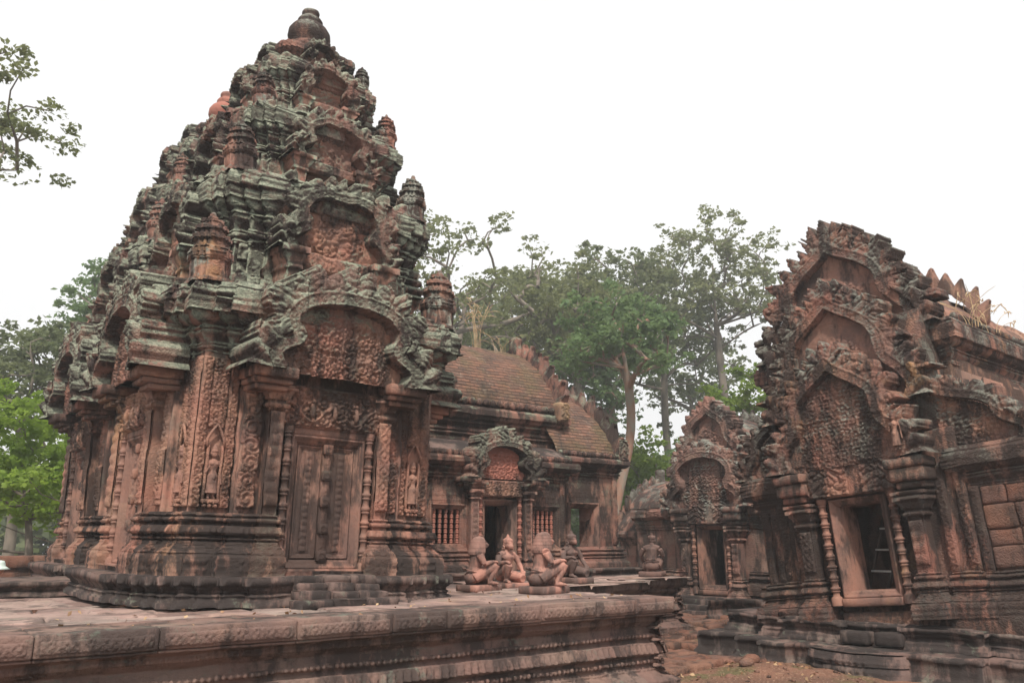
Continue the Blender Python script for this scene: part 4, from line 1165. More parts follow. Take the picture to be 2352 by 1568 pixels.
    m = MB(); roof_sheet(m, -3.0, 1.62, [(-.10 + .85 * t ** 1.0, 2.16 + .34 * math.sin(t * PI / 2)) for t in np.linspace(0, 1, 12)], .12)
    m.build('aisle_roof', M_STEP, root, weather=.012, block=.012, bs=(.7, 3, 3))
    # upper storey wall, cornice
    m = MB(); gbox(m, -3.0, 1.95, .75, 3.45, 2.1, 3.15, seg=.2)
    U4 = [(-3.0, .75), (1.95, .75), (1.95, 3.45), (-3.0, 3.45)]
    m2 = MB(); sweep(m2, U4, cp(2.60, .60, .20), .025); m.merge(m2)
    m.build('upper_wall', M_HALL, root, weather=.009, block=.012, bs=(.6, .6, .4))
    m = MB(); x = -2.9
    while x < 1.85:
        t = MB(); ball(t, (0, 0, 0), (.068, .06, .075), 10, 7); tube(t, [(0, 0, 0), (0, .1, .02), (0, .2, .05)], [.064, .06, .055], 8); m.merge(t, Matrix.Translation((x, .60, 3.25))); x += .165
    m.build('eave_tile_row', M_HALL, root, weather=.008)
    m = MB(); gbox(m, 1.80, 2.05, .42, .78, 3.02, 3.42, seg=.06, ch=.03); carved(m, 1.82, 2.03, 3.05, 3.40, .415, .06, pat_fol, .014, unit=.2); m.build('naga_finial', stone('yellow_sandstone', base=(.34, .20, .11), alt=(.28, .15, .08), black=.35, lich=.1, gold=.6), root, weather=.01)
    # brick roofs
    c1 = roof_curve(.62, 3.24, AX, 4.72); c2 = roof_curve(.30, 2.36, AX, 3.92, e=1.35)
    m = MB(); roof_sheet(m, -3.0, 1.92, c1, .04, AX); m.build('brick_roof', M_BRICK, root, weather=.02, block=.016, bs=(.2, .9, .07))
    m = MB(); roof_sheet(m, 1.6, 3.30, c2, .04, AX); m.build('brick_roof', M_BRICK, root, weather=.02, block=.016, bs=(.2, .9, .07))
    # gables and their climbing crests
    for (xe, cu, sz, th, nn_) in ((1.98, c1, .36, .26, 9), (3.34, c2, .34, .24, 8)):
        m = MB(); P = np.array(cu)
        n = 14
        V = []
        for (y, z) in P: V.append([(xe, y + (AX - y) * t, z) for t in np.linspace(0, 1, 6)])
        V = np.array(V); m.add(V.reshape(-1, 3), grid_faces(len(P), 6)); V2 = V.copy(); V2[..., 1] = 2 * AX - V2[..., 1]; m.add(V2.reshape(-1, 3), grid_faces(len(P), 6))
        m.build('gable_wall', M_HALL, root)
        m = MB(); crest(m, cu, sz, th, xe, nn_, 3); crest(m, [(2 * AX - y, z) for y, z in cu], sz, th, xe, nn_, 5)
        gbox(m, xe - th / 2, xe + th / 2, AX - .12, AX + .12, cu[-1][1] - .05, cu[-1][1] + .38, seg=.06, ch=.05)
        m.build('gable_crest', M_HALL, root, weather=.022, block=.015, bs=(.5, .3, .2))
    m = MB(); gbox(m, 3.30, 3.50, .22, .50, 2.28, 2.66, seg=.06, ch=.03); carved(m, 3.26, 3.50, 2.3, 2.74, .21, .05, pat_fol, .014, unit=.2); m.build('naga_finial', M_CORN, root, weather=.012)
    m = MB()
    for k, (z, y) in enumerate(((.15, -.66), (.10, -.78), (.05, -.90))): gbox(m, -.65 - .02 * k, .5, y - .1, y + .2, z - .08, z + .01, seg=.08)
    m.build('entrance_steps', M_STEP, root, weather=.01)
    return root
hall = make_hall()
#LIB
# ------------------------------------------------------------------ library on the right
def front_parts(root, mw, mc, md, dx=.31, dz=(.38, 1.53), y=0.0, peds=(), pil=(.70, .94), s=1.0, tilt=0.0, seed=0, walls=None):
    """door, colonettes, pilasters, lintel and stacked pediments of a gable front facing -y"""
    L = []
    L.append(open_door(root, -dx, dx, dz[0], dz[1], y - .08, md, .55))
    m = MB(); gbox(m, -dx - .12, dx + .12, y - .16, y + .35, dz[0] - .20, dz[0] - .091, seg=.08, ch=.012); L.append(m.build('door_sill', md, root, weather=.006))
    for q in (-1, 1):
        m = MB(); colonette(m, q * (dx + .20), y - .13, dz[0] - .18, dz[1] + .12, .058 * s, 12); L.append(m.build('colonette', md, root, weather=.003))
        m = MB(); xa, xb = sorted((q * pil[0], q * pil[1])); rp = [(xa, y - .22), (xb, y - .22), (xb, y + .02), (xa, y + .02)]
        b = BASEPROF(.10, dz[0] - .38, .62, .8); top = dz[1] + .02; b.v(top - b.p[-1][1] - .3).h(.012).v(.03).h(.02).band(.05, pat_bead, .014, .01).h(-.02).v(.04).h(.03).v(.03).line(.04, .05).v(.03).h(.03).v(.05).h(-.02).v(.03).h(.03).v(.04)
        sweep(m, rp, b, .022, cap=True); carved(m, xa + .03, xb - .03, dz[0] + .28, top - .33, y - .235, .022, pat_loz if q < 0 else pat_petal, .014, along='z'); L.append(m.build('pilaster', mc, root, weather=.006))
        m = MB(); xa, xb = sorted((q * (pil[0] - .06), q * (pil[1] + .16))); zt = dz[1] + .10
        gbox(m, xa + .05, xb - .05, y - .30, y + .05, zt, zt + .09, seg=.06, ch=.02); gbox(m, xa, xb, y - .36, y + .05, zt + .093, zt + .27, seg=.06, ch=.02); gbox(m, xa - .03, xb + .03, y - .40, y + .05, zt + .273, zt + .40, seg=.06, ch=.02)
        L.append(m.build('pediment_bracket', mc, root, weather=.012))
    m = MB(); zl = dz[1] + .12; gbox(m, -pil[0] + .02, pil[0] - .02, y - .22, y + .1, zl, zl + .46, seg=.08, ch=.01)
    carved(m, -pil[0] + .03, -.02, zl + .01, zl + .45, y - .222, .045, pat_fol, .014, base=.02); carved(m, .17, pil[0] - .03, zl + .01, zl + .45, y - .222, .045, pat_fol, .014, base=.02)
    L.append(m.build('lintel', mc, root, weather=.006))
    for i, (zb, W, H, yy, fl, ng, st, ty) in enumerate(peds):
        tm, fm, na, nb = pediment(0, zb, yy, W, H, depth=.30, band=.15 * s, flame=fl, per=.19 * s, style=st, res=.016, amp=.05, seed=20 + i + seed, naga=ng, tyk=ty, plain=.62 if i else .95)
        L.append(tm.build('tympanum', md if i else mc, root, weather=.008, block=.012, bs=(.34, .8, .3))); L.append(fm.build('pediment_frame', mc, root, weather=.008, block=.012, bs=(.34, .8, .3)))
        L.append(na.build('naga_finial', mc, root, weather=.01)); L.append(nb.build('naga_finial', mc, root, weather=.01))
    return L

def make_library():
    root = empty('library_building', (11.28, 6.24, -.38), rz=R(-87), label='dark stone temple library at the right with three stacked pointed pediments over an open doorway', cat='temple library')
    TILT = R(-5.0)
    L = front_parts(root, M_LIB, M_LIB, M_DOOR, peds=[(2.06, .96, 1.42, -.42, .28, .42, 'pointed', 14), (2.85, 1.10, 1.64, -.12, .30, .42, 'pointed', 9), (3.90, 1.17, 1.56, .22, .36, .5, 'pointed', 7)], y=-.12, pil=(.68, .92))
    # guardian reliefs at the ends of the lowest pediment
    gm = MB(); goddess(gm, .95); g = fuse(gm, 'carved_guardian', M_LIBW, root, .007, 3); g.location = (.86, -.56, 2.12); L.append(g)
    # walls
    m = MB()
    gbox(m, -1.38, -.40, .0, .45, 0, 2.4, seg=.1); gbox(m, .40, 1.38, .0, .45, 0, 2.4, seg=.1); gbox(m, -.40, .40, .0, .45, 1.62, 2.4, seg=.1); gbox(m, -.40, .40, .0, .45, 0, .30, seg=.1)
    gbox(m, -1.25, 1.25, .05, .5, 2.4, 4.1, seg=.15); gbox(m, -.78, .78, .40, .75, 4.1, 4.75, seg=.15); gbox(m, -.5, .5, .40, .75, 4.75, 5.1, seg=.15); gbox(m, -.25, .25, .4, .7, 5.1, 5.3, seg=.1)
    gbox(m, .55, 2.40, -.15, .4, -.35, .03, seg=.1, ch=.02); gbox(m, -.5, .55, -.2, .4, -.35, .10, seg=.1, ch=.02)
    L.append(m.build('front_wall', M_LIB, root, weather=.008, block=.01))
    m = MB()
    for q in (-1, 1):
        xa, xb = sorted((q * 1.38, q * 1.02)); gbox(m, xa, xb, .455, 5.2, 0, 3.4, seg=.2)
    gbox(m, -1.0, 1.0, 4.9, 5.3, 0, 4.2, seg=.3)
    gbox(m, -1.0, 1.0, 1.1, 1.5, .2, 3.0, seg=.07, ch=.02)
    L.append(m.build('nave_wall', M_LAT, root, weather=.012, block=.03, bs=(.5, .5, .30)))
    # carved strips beside the porch, with laterite infill
    for q in (-1, 1):
        for (a, b, yy, pt) in ((1.0, 1.14, -.06, pat_scroll), (1.24, 1.38, -.03, pat_scroll)):
            m = MB(); xa, xb = sorted((q * a, q * b)); gbox(m, xa, xb, yy, .05, .55, 1.95, seg=.08); carved(m, xa + .01, xb - .01, .62, 1.85, yy - .003, .028, pt, .014, along='z'); L.append(m.build('carved_strip', M_LIB, root, weather=.006))
        m = MB(); xa, xb = sorted((q * 1.02, q * 1.38)); b = BASEPROF(.12, .0, .60, .9); sweep(m, [(xa, -.05), (xb, -.05), (xb, .3), (xa, .3)], b, .025); L.append(m.build('base_moulding', M_LIB, root, weather=.01))
        # aisle: wall, base, cornice, half pediment
        w2 = 2.25 if q > 0 else 1.70
        xa, xb = sorted((q * 1.381, q * w2))
        m = MB(); gbox(m, xa, xb, .06, .5, 0, 1.75, seg=.07, ch=.01); gbox(m, *sorted((q * w2, q * (w2 - .35))), .5, 4.6, 0, 1.75, seg=.2)
        L.append(m.build('aisle_wall', M_LAT, root, weather=.010))
        m = MB(); rb = random.Random(5 + q); z = .56; i0, i1 = sorted((q * 1.52, q * (w2 - .15)))
        for hh in (.27, .21, .30, .24):
            x = i0
            while x < i1 - .05:
                x2 = min(x + rb.uniform(.22, .55), i1)
                if i1 - x2 < .1: x2 = i1
                dd = rb.uniform(0, .035); gbox(m, x + .005, x2 - .005, .035 - dd, .10, z + .004, z + hh - .004, seg=.05, ch=.018); x = x2
            z += hh
        L.append(m.build('infill_blocks', M_LAT, root, weather=.012))
        m = MB()
        for xe in ((q * (w2 - .07)), q * 1.45):
            gbox(m, xe - .065, xe + .065, .0, .1, .5, 1.6, seg=.08); carved(m, xe - .055, xe + .055, .55, 1.55, -.003, .026, pat_scroll, .014, along='z')
        L.append(m.build('aisle_pilaster', M_LIB, root, weather=.006))
        pl = [(xa, .06), (xb, .06), (xb, 4.6), (xa, 4.6)] 
        m = MB(); sweep(m, pl, BASEPROF(.20, .0, .58), .03); L.append(m.build('base_moulding', M_LIB, root, weather=.01, block=.012))
        m = MB(); sweep(m, pl, cornprof(0, 1.50, .62, .20, .9), .025, cap=False); L.append(m.build('aisle_cornice', M_LIB, root, weather=.012, block=.014, bs=(.5, .5, .5)))
        tm, fm, na, nb = pediment(q * 1.22, 2.10, -.02, (w2 - 1.12) , .80, depth=.25, band=.12, flame=.17, per=.17, style='pointed', res=.016, amp=.045, seed=31 + q, naga=.3, half=q, tyk=12, plain=.9)
        L.append(tm.build('tympanum', M_LIB, root, weather=.006)); f = MB(); f.merge(fm); L.append(f.build('pediment_frame', M_LIB, root, weather=.012, block=.014)); L.append((nb if q > 0 else na).build('naga_finial', M_LIB, root, weather=.01))
        m = MB(); cv = [(q * (w2 + .12 - (w2 - 1.25) * t), 2.10 + .50 * math.sin(t * PI / 2)) for t in np.linspace(0, 1, 9)]
        ys = np.linspace(.1, 4.6, 40); V = np.array([[(x, y, z) for (x, z) in cv] for y in ys]); m.add(V.reshape(-1, 3), grid_faces(40, 9, flip=(q < 0)))
        L.append(m.build('aisle_roof', M_STEP, root, weather=.02, block=.02, bs=(2, .5, .3)))
    # nave cornice, clerestory windows, roof
    m = MB(); npl = [(-1.32, .5), (1.32, .5), (1.32, 5.1), (-1.32, 5.1)]; sweep(m, npl, cornprof(.0, 3.22, .74, .26, 1.0), .025, cap=False, keep=lambda c: ~((np.abs(c[:, 0]) < 1.0) & (c[:, 1] < .6)))
    L.append(m.build('nave_cornice', M_LIB, root, weather=.008, block=.008, bs=(.7, .7, .8)))
    m = MB(); gbox(m, 1.30, 1.392, .52, 5.0, 2.3, 3.25, seg=.12); L.append(m.build('clerestory_wall', M_LIBW, root, weather=.008))
    for yy in (2.0, 3.6):
        f = MB(); rectframe(f, -.42, .42, -.22, .22, 0, FRAMEP)
        o = f.build('window', M_LIBW, root); o.matrix_basis = Matrix.Translation((1.40, yy, 2.80)) @ Matrix.Rotation(PI / 2, 4, 'Z'); L.append(o)
        balusters(root, o, [-.28, -.14, 0, .14, .28], -.14, .14, .06, .03, M_LIBW)
    cu = [(-1.40 + 1.40 * t ** 1.45, 3.98 + 1.2 * (1 - (1 - t) ** 1.3)) for t in np.linspace(0, 1, 22)]
    m = MB(); ys = np.linspace(.45, 5.1, 90)
    for sg in (-1, 1):
        V = np.array([[(-sg * x, y, z) for (x, z) in cu] for y in ys]); m.add(V.reshape(-1, 3), grid_faces(90, 22, flip=(sg < 0)))
    L.append(m.build('stone_roof', M_LIBW, root, weather=.03, block=.05, bs=(.4, .5, .24)))
    m = MB()
    for k in range(26):
        t = MB(); ball(t, (0, 0, 0), (.06, .055, .07), 9, 7)
        m.merge(t, Matrix.Translation((1.48, .62 + k * .17, 4.0)))
    L.append(m.build('eave_tile_row', M_LIB, root, weather=.01))
    m = MB(); t = MB(); crest(t, [(.35, 0), (4.9, 0)], .26, .2, 0, 18, 8); m.merge(t, Matrix.Translation((0, 0, 5.10))); L.append(m.build('ridge_crest', M_LIB, root, weather=.02))
    m = MB(); t = MB(); crest(t, [(y, z) for y, z in cu], .24, .2, 0, 8, 9); m.merge(t, Matrix.Translation((0, 2.2, .25)) @ Matrix.Rotation(PI / 2, 4, 'Z') @ Matrix.Rotation(0, 4, 'X'))
    L.append(m.build('roof_crest', M_LIBW, root, weather=.02))
    T = Matrix.Rotation(TILT, 4, 'Y')
    for o in L: o.matrix_basis = T @ o.matrix_basis
    # stepped platform, level
    m = MB(); up = [(-2.45, .02), (-1.75, .02), (-1.75, -.14), (-1.30, -.14), (-1.30, -.34), (-.46, -.34), (-.46, -.22), (.46, -.22), (.46, -.34), (1.30, -.34), (1.30, -.14), (1.75, -.14), (1.75, .02), (3.0, .02), (3.0, 5.6), (-2.45, 5.6)]
    sweep(m, up, Prof(.09, -.32).v(.05).h(-.03).v(.03).cyma(-.04, .05).v(.03).h(.02).v(.03).cyma(.03, .03).h(.02).v(.05).h(-.01), .05)
    gbox(m, -2.50, 3.05, .0, 5.5, -.3, -.024, seg=.2); gbox(m, -1.78, 1.78, -.12, .02, -.3, -.026, seg=.1); gbox(m, -1.33, -.42, -.34, -.1, -.3, -.028, seg=.08); gbox(m, .42, 1.33, -.34, -.1, -.3, -.028, seg=.08); gbox(m, -.45, .45, -.24, -.1, -.3, -.03, seg=.08)
    m.build('upper_platform', M_STEP, root, weather=.018, block=.02, bs=(.4, .4, .6))
    m = MB()
    gbox(m, -.40, -.02, -.52, -.2, -.3, -.14, seg=.06, ch=.02); gbox(m, .06, .42, -.50, -.2, -.3, -.13, seg=.06, ch=.02)
    m.build('entrance_steps', M_STEP, root, weather=.014)
    m = MB(); lo = [(-2.75, -.44), (-1.95, -.44), (-1.95, -.58), (-1.45, -.58), (-1.45, -.74), (1.45, -.74), (1.45, -.58), (1.95, -.58), (1.95, -.44), (3.2, -.44), (3.2, 6), (-2.75, 6)]
    sweep(m, lo, Prof(.08, -.66).v(.06).line(-.06, .04).v(.05).v(.12).h(.015).v(.04).line(-.03, .025), .05)
    gbox(m, -2.75, 3.2, -.42, 6, -.6, -.322, seg=.2); gbox(m, -1.98, 1.98, -.56, -.40, -.6, -.324, seg=.1); gbox(m, -1.48, 1.48, -.72, -.5, -.6, -.326, seg=.08)
    m.build('lower_platform', M_STEP, root, weather=.022, block=.028, bs=(.37, .37, .9))
    m = MB()
    a = np.linspace(PI, 2 * PI, 25); plan = [(.62 * math.cos(t) - .05, -.72 + .26 * math.sin(t)) for t in a]
    sweep(m, plan, Prof(.06, -.66).v(.04).h(-.02).v(.03).tor(.08, .02).v(.02).h(.02).v(.02).tor(.05, .015).v(.03).h(-.02).v(.03), .05, closed=False)
    V = [[(.62 * math.cos(t) * r - .05, -.72 + (.26 * math.sin(t)) * r, -.345) for r in (1.03, .7, .3, 0.0)] for t in a]; m.add(np.array(V).reshape(-1, 3), grid_faces(25, 4))
    m.build('moonstone_step', M_STEP, root, weather=.008, block=.01, bs=(.3, 2, 2))
    return root
library = make_library()

def make_gate():
    root = empty('gate_pavilion', (16.15, 12.88, -.52), rz=R(-90), label='small pale stone gate pavilion with a dark doorway between the hall and the library', cat='gate pavilion')
    front_parts(root, M_GOP, M_GOP, M_DOOR, dx=.31, dz=(.16, 1.42), y=-.1, pil=(.62, .86), peds=[(1.92, 1.08, 1.22, -.40, .24, .42, 'lobed', 9), (3.10, .86, 1.12, -.12, .24, .36, 'pointed', 7)], seed=9)
    m = MB()
    gbox(m, -1.3, -.38, 0, .4, 0, 2.3, seg=.12); gbox(m, .38, 1.3, 0, .4, 0, 2.3, seg=.12); gbox(m, -.38, .38, 0, .4, 1.5, 2.3, seg=.12); gbox(m, -.95, .95, .05, 2.5, 2.3, 3.15, seg=.15)
    gbox(m, -2.8, -1.3, .25, 2.6, 0, 1.62, seg=.12); gbox(m, 1.3, 2.8, .25, 2.6, 0, 1.62, seg=.15); gbox(m, -1.2, 1.2, 2.4, 2.8, 0, 2.3, seg=.2)
    gbox(m, -3.9, -2.8, .75, 2.3, 0, 1.2, seg=.15)
    m.build('wall', M_GOP, root, weather=.006, block=.006)
    m = MB(); pl = [(-2.8, .25), (-1.3, .25), (-1.3, 0), (-.9, 0)]; pr_ = [(.9, 0), (1.3, 0), (1.3, .25), (2.8, .25)]
    for P in (pl, pr_):
        m = MB(); sweep(m, P, BASEPROF(.18, 0, .55), .03, closed=False)
        m.build('base_moulding', M_GOP, root, weather=.01)
    m = MB()
    for P in (pl, pr_): sweep(m, P, cornprof(0, 1.42, .58, .22, .8), .03, closed=False)
    sweep(m, [(-.98, 0.05), (.98, 0.05), (.98, 2.5), (-.98, 2.5)], cornprof(0, 2.78, .55, .18, .8), .03, keep=lambda c: ~((np.abs(c[:, 0]) < .7) & (c[:, 1] < .2)))
    sweep(m, [(-3.9, .75), (-2.8, .75)], cornprof(0, 1.05, .4, .18, .7), .03, closed=False)
    m.build('cornice', M_GOP, root, weather=.012, block=.014)
    m = MB()
    for (xa, xb, y0, y1, z0, z1) in ((-2.95, -1.0, .05, 1.4, 1.98, 2.75), (1.0, 2.95, .05, 1.4, 1.98, 2.75), (-4.0, -2.9, .6, 1.5, 1.42, 2.1)):
        roof_sheet(m, xa, xb, roof_curve(y0, z0, y1, z1, 12), .1, y1)
    ca = roof_curve(-1.1, 3.3, 0, 4.15, 14)
    V = [[[(sg * y, yy, z) for (y, z) in ca] for yy in np.linspace(.1, 2.7, 24)] for sg in (1, -1)]
    m.add(np.array(V[0]).reshape(-1, 3), grid_faces(24, 14)); m.add(np.array(V[1]).reshape(-1, 3), grid_faces(24, 14, flip=True))
    m.build('stone_roof', M_LIB, root, weather=.010, block=.018, bs=(.4, .4, .22))
    m = MB()
    for yy in (1.3, 2.6):
        t = MB(); crest(t, ca, .2, .18, 0, 7, 4); crest(t, [(-y, z) for y, z in ca], .2, .18, 0, 7, 5); m = MB(); m.merge(t, Matrix.Translation((0, yy, .05)) @ Matrix.Rotation(PI / 2, 4, 'Z')); m.build('roof_crest', M_LIB, root, weather=.012)
    for xe, (y0, z0, y1, z1) in ((-2.95, (.05, 1.98, 1.4, 2.75)), (-4.0, (.6, 1.42, 1.5, 2.1))):
        m = MB(); c = roof_curve(y0, z0, y1, z1, 12); crest(m, c, .2, .2, xe, 6, 6); crest(m, [(2 * y1 - y, z) for y, z in c], .2, .2, xe, 6, 7)
        gbox(m, xe - .1, xe + .1, y1 - .13, y1 + .13, z1 - .1, z1 + .33, seg=.06, ch=.05)
        m.build('roof_crest', M_LIB, root, weather=.012)
    m = MB(); P = [(-4.2, .35), (-2.9, .35), (-2.9, -.1), (-1.5, -.1), (-1.5, -.5), (-.55, -.5), (-.55, -1.2)]; P2 = [(.55, -1.2), (.55, -.5), (1.5, -.5), (1.5, -.1), (3.2, -.1)]
    pf = lambda: Prof(.08, -.5).v(.06).cyma(-.06, .08).v(.1).cyma(.06, .08).h(.01).v(.1)
    sweep(m, P, pf(), .05, closed=False); sweep(m, P2, pf(), .05, closed=False)
    gbox(m, -4.2, 3.2, .3, 3, -.5, -.07, seg=.3); gbox(m, -2.9, 3.2, -.1, .3, -.5, -.068, seg=.15); gbox(m, -1.5, 1.5, -.5, -.1, -.5, -.066, seg=.12)
    m.build('platform', M_STEP, root, weather=.015, block=.015)
    m = MB()
    for k in range(4): gbox(m, -.54, .54, -.62 - .2 * k, -.35 - .2 * k, -.5, -.12 - .11 * k, seg=.08, ch=.015)
    m.build('entrance_steps', M_STEP, root, weather=.012)
    return root
gate = make_gate()

# ------------------------------------------------------------------ kneeling guardians
def tb(mb, *p, r, n=12): tube(mb, p, r, n)
def guardian_body():
    m = MB()
    # pelvis, torso, neck
    tb(m, (-.015, 0, .09), (-.03, 0, .14), (-.02, 0, .22), (.0, 0, .30), (.012, 0, .37), (.012, 0, .425), r=[.095, .100, .075, .086, .098, .05])
    ball(m, (-.06, -.035, .085), (.085, .08, .078), 14, 10); ball(m, (-.06, .035, .085), (.085, .08, .078), 14, 10); ball(m, (-.07, 0, .09), (.085, .075, .08), 14, 10)
    ball(m, (.055, -.045, .35), (.04, .05, .04)); ball(m, (.055, .045, .35), (.04, .05, .04))
    tb(m, (.012, 0, .42), (.025, 0, .47), r=[.04, .037])
    tb(m, (.01, -.12, .385), (.01, -.06, .405), (.01, .06, .405), (.01, .12, .385), r=[.045, .052, .052, .045])
    # right leg: raised knee, foot flat
    tb(m, (-.04, -.07, .085), (.06, -.085, .15), (.16, -.10, .215), (.225, -.105, .25), r=[.075, .072, .058, .045])
    tb(m, (.225, -.105, .25), (.185, -.105, .16), (.135, -.10, .05), r=[.044, .043, .028])
    tb(m, (.115, -.10, .03), (.17, -.105, .026), (.235, -.11, .016), r=[.03, .026, .017], n=10)
    for k in range(5): tb(m, (.22, -.135 + .013 * k, .016), (.255 - .004 * abs(k - 1), -.138 + .013 * k, .010), r=[.009, .008], n=7)
    # left leg: knee on the ground, sitting on the heel
    tb(m, (-.04, .07, .085), (.06, .10, .09), (.16, .125, .075), (.205, .13, .06), r=[.078, .072, .058, .052])
    tb(m, (.20, .13, .045), (.08, .12, .04), (-.05, .09, .035), r=[.046, .045, .03])
    tb(m, (-.05, .07, .035), (-.10, .05, .022), (-.115, .045, .05), r=[.03, .026, .016], n=10)
    for k in range(5): tb(m, (-.09, .02 + .013 * k, .012), (-.065, .02 + .013 * k, .008), r=[.009, .008], n=7)
    # arms resting on the knees
    def arm(q, sh, el, ha, tip):
        tb(m, sh, ((sh[0] + el[0]) / 2, (sh[1] + el[1]) / 2 + .006 * q, (sh[2] + el[2]) / 2), el, r=[.046, .041, .032])
        tb(m, el, ((el[0] + ha[0]) / 2, (el[1] + ha[1]) / 2, (el[2] + ha[2]) / 2 + .004), ha, r=[.034, .031, .021])
        d = np.array(tip) - np.array(ha); c = np.array(ha) + d * .3
        ball(m, c, (.030, .027, .019), 10, 7)
        s = np.cross(d, [0, 0, 1]); s /= np.linalg.norm(s) + 1e-9
        for k in range(4):
            b = np.array(ha) + d * .45 + s * (k - 1.5) * .0135; Lf = (1, 1.12, 1.08, .85)[k]
            e = b + d * .42 * Lf; f = e + d * .12 + np.array([0, 0, -.024])
            tb(m, b, e, f, r=[.0085, .008, .007], n=7)
        b = np.array(ha) + d * .2 + s * .026 * -q; tb(m, b, b + d * .3 + s * .01 * -q, b + d * .5 + np.array([0, 0, -.012]), r=[.0095, .009, .007], n=7)
    arm(-1, (.01, -.125, .375), (.06, -.165, .262), (.185, -.125, .295), (.235, -.11, .29))
    arm(1, (.01, .125, .375), (.04, .185, .26), (.14, .16, .165), (.19, .145, .135))
    return m
def guardian(name_, loc, rz, head, mat, label, sc_=1.0, ped=(.33, .33, .085)):
    root = empty(name_, loc, rz, 1, label=label, cat='guardian statue', group='kneeling guardian statues beside the hall steps')
    root.scale = (1.2 * sc_, 1.2 * sc_, 1.08 * sc_)
    m = MB(); gbox(m, -.16, -.16 + ped[0] + .1, -.17, -.17 + ped[1] + .03, 0, ped[2], seg=.05, ch=.008)
    m.build('pedestal', mat, root, weather=.002)
    b = guardian_body()
    H = (.045, 0, .53)
    if head == 'mane':
        ball(b, (.045, 0, .53), (.062, .055, .075), 14, 10)
        tb(b, (.08, 0, .525), (.125, 0, .512), (.15, 0, .50), r=[.04, .026, .013]); tb(b, (.10, 0, .49), (.135, 0, .482), r=[.026, .016]); ball(b, (.10, -.024, .552), .012, 8, 6); ball(b, (.10, .024, .552), .012, 8, 6)
        tb(b, (.095, -.035, .562), (.108, 0, .558), (.095, .035, .562), r=[.01, .012, .01])
    elif head == 'monkey':
        ball(b, (.045, 0, .535), (.06, .056, .072), 14, 10)
        tb(b, (.075, 0, .525), (.115, 0, .505), (.128, 0, .49), r=[.044, .036, .022]); tb(b, (.095, -.035, .56), (.112, 0, .555), (.095, .035, .56), r=[.012, .014, .012])
        ball(b, (.105, -.02, .548), .010, 8, 6); ball(b, (.105, .02, .548), .010, 8, 6); tb(b, (.10, -.03, .487), (.133, 0, .483), (.10, .03, .487), r=[.008, .01, .008])
        for q in (-1, 1): ball(b, (.03, q * .06, .545), (.016, .010, .024), 8, 6)
    else:
        ball(b, (.045, 0, .53), (.058, .052, .070), 14, 10); ball(b, (.10, 0, .52), (.014, .012, .012), 8, 6)
        for q in (-1, 1): ball(b, (.035, q * .056, .525), (.014, .009, .03), 8, 6)
    body = fuse(b, 'body', mat, root, .0065, 3); body.location = (0, 0, ped[2])
    # belt and knotted sash
    m = MB(); a = np.linspace(0, 2 * PI, 30, endpoint=True)
    tube(m, [(-.035 + .107 * math.cos(t), .113 * math.sin(t), .165 - .03 * math.cos(t)) for t in a], .011, 8)
    tube(m, [(-.143, -.02, .20), (-.155, -.05, .215), (-.15, -.075, .20), (-.146, -.03, .195)], .009, 7); tube(m, [(-.143, .02, .20), (-.155, .045, .215), (-.15, .07, .20), (-.146, .03, .195)], .009, 7)
    s = m.build('waist_sash', mat, root, smooth=True); s.location = (0, 0, ped[2])
    if head == 'mane':
        m = MB(); nth, nz = 190, 70
        th = np.linspace(R(48), R(312), nth); zz = np.linspace(0, 1, nz)
        TH, ZZ = np.meshgrid(th, zz, indexing='ij')
        zt = .625 - ZZ * .245
        rr = np.interp(ZZ, [0, .05, .15, .35, .6, .85, 1], [.004, .050, .076, .094, .106, .112, .100])
        cell = (.35 + .65 * np.abs(np.cos(TH * 19)) ** .7) * np.abs(np.sin(ZZ * 15 * PI)) ** .7
        rr = rr + .009 * cell * (ZZ > .06)
        cx = .035 - .03 * ZZ
        P = np.stack([cx + rr * np.cos(TH) * .98, rr * np.sin(TH) * (.92 + .1 * ZZ), zt], -1)
        m.add(P.reshape(-1, 3), grid_faces(nth, nz, flip=True))
        # inner side so that the mane has thickness
        Q = np.stack([cx + (rr - .022) * np.cos(TH), (rr - .022) * np.sin(TH), zt - .004], -1); m.add(Q.reshape(-1, 3), grid_faces(nth, nz))
        for e in (0, -1):
            G = np.stack([P[e], Q[e]], 0).reshape(-1, 3); m.add(G, grid_faces(2, nz, flip=(e == -1)))
        G = np.stack([P[:, -1], Q[:, -1]], 0).reshape(-1, 3); m.add(G, grid_faces(2, nth))
        h = m.build('curled_mane', M_MANE, root, smooth=True); h.location = (0, 0, ped[2])
    elif head == 'monkey':
        m = MB(); lathe(m, [(.066, .555), (.070, .57), (.070, .60), (.066, .612), (.05, .616), (.046, .624), (.04, .63), (.026, .634), (.028, .645), (.02, .652), (.018, .66), (.010, .675), (.001, .69)], (.038, 0, 0), 20)
        h = m.build('crown', mat, root, smooth=True); h.location = (0, 0, ped[2])
        for q in (-1, 1):
            m = MB(); tube(m, [(.035 + .022 * math.cos(t), q * .072, .495 + .024 * math.sin(t)) for t in np.linspace(0, 2 * PI, 20)], .010, 8)
            h = m.build('ear_ring', mat, root, smooth=True); h.location = (0, 0, ped[2])
    else:
        m = MB(); lathe(m, [(.060, .55), (.064, .56), (.062, .595), (.05, .607), (.02, .612), (.022, .62), (.026, .632), (.02, .645), (.001, .65)], (.04, 0, 0), 18)
        h = m.build('hair_bun', mat, root, smooth=True); h.location = (0, 0, ped[2])
    if head == 'mane':
        for o in (body, s, h): o.rotation_euler = (0, 0, R(-26))
    return root
M_ST1 = M_STAT
guardian('guardian_statue', (7.10, 8.48, 0), R(8), 'mane', M_STAT, 'largest kneeling guardian with a long curled mane, nearest to the terrace edge')
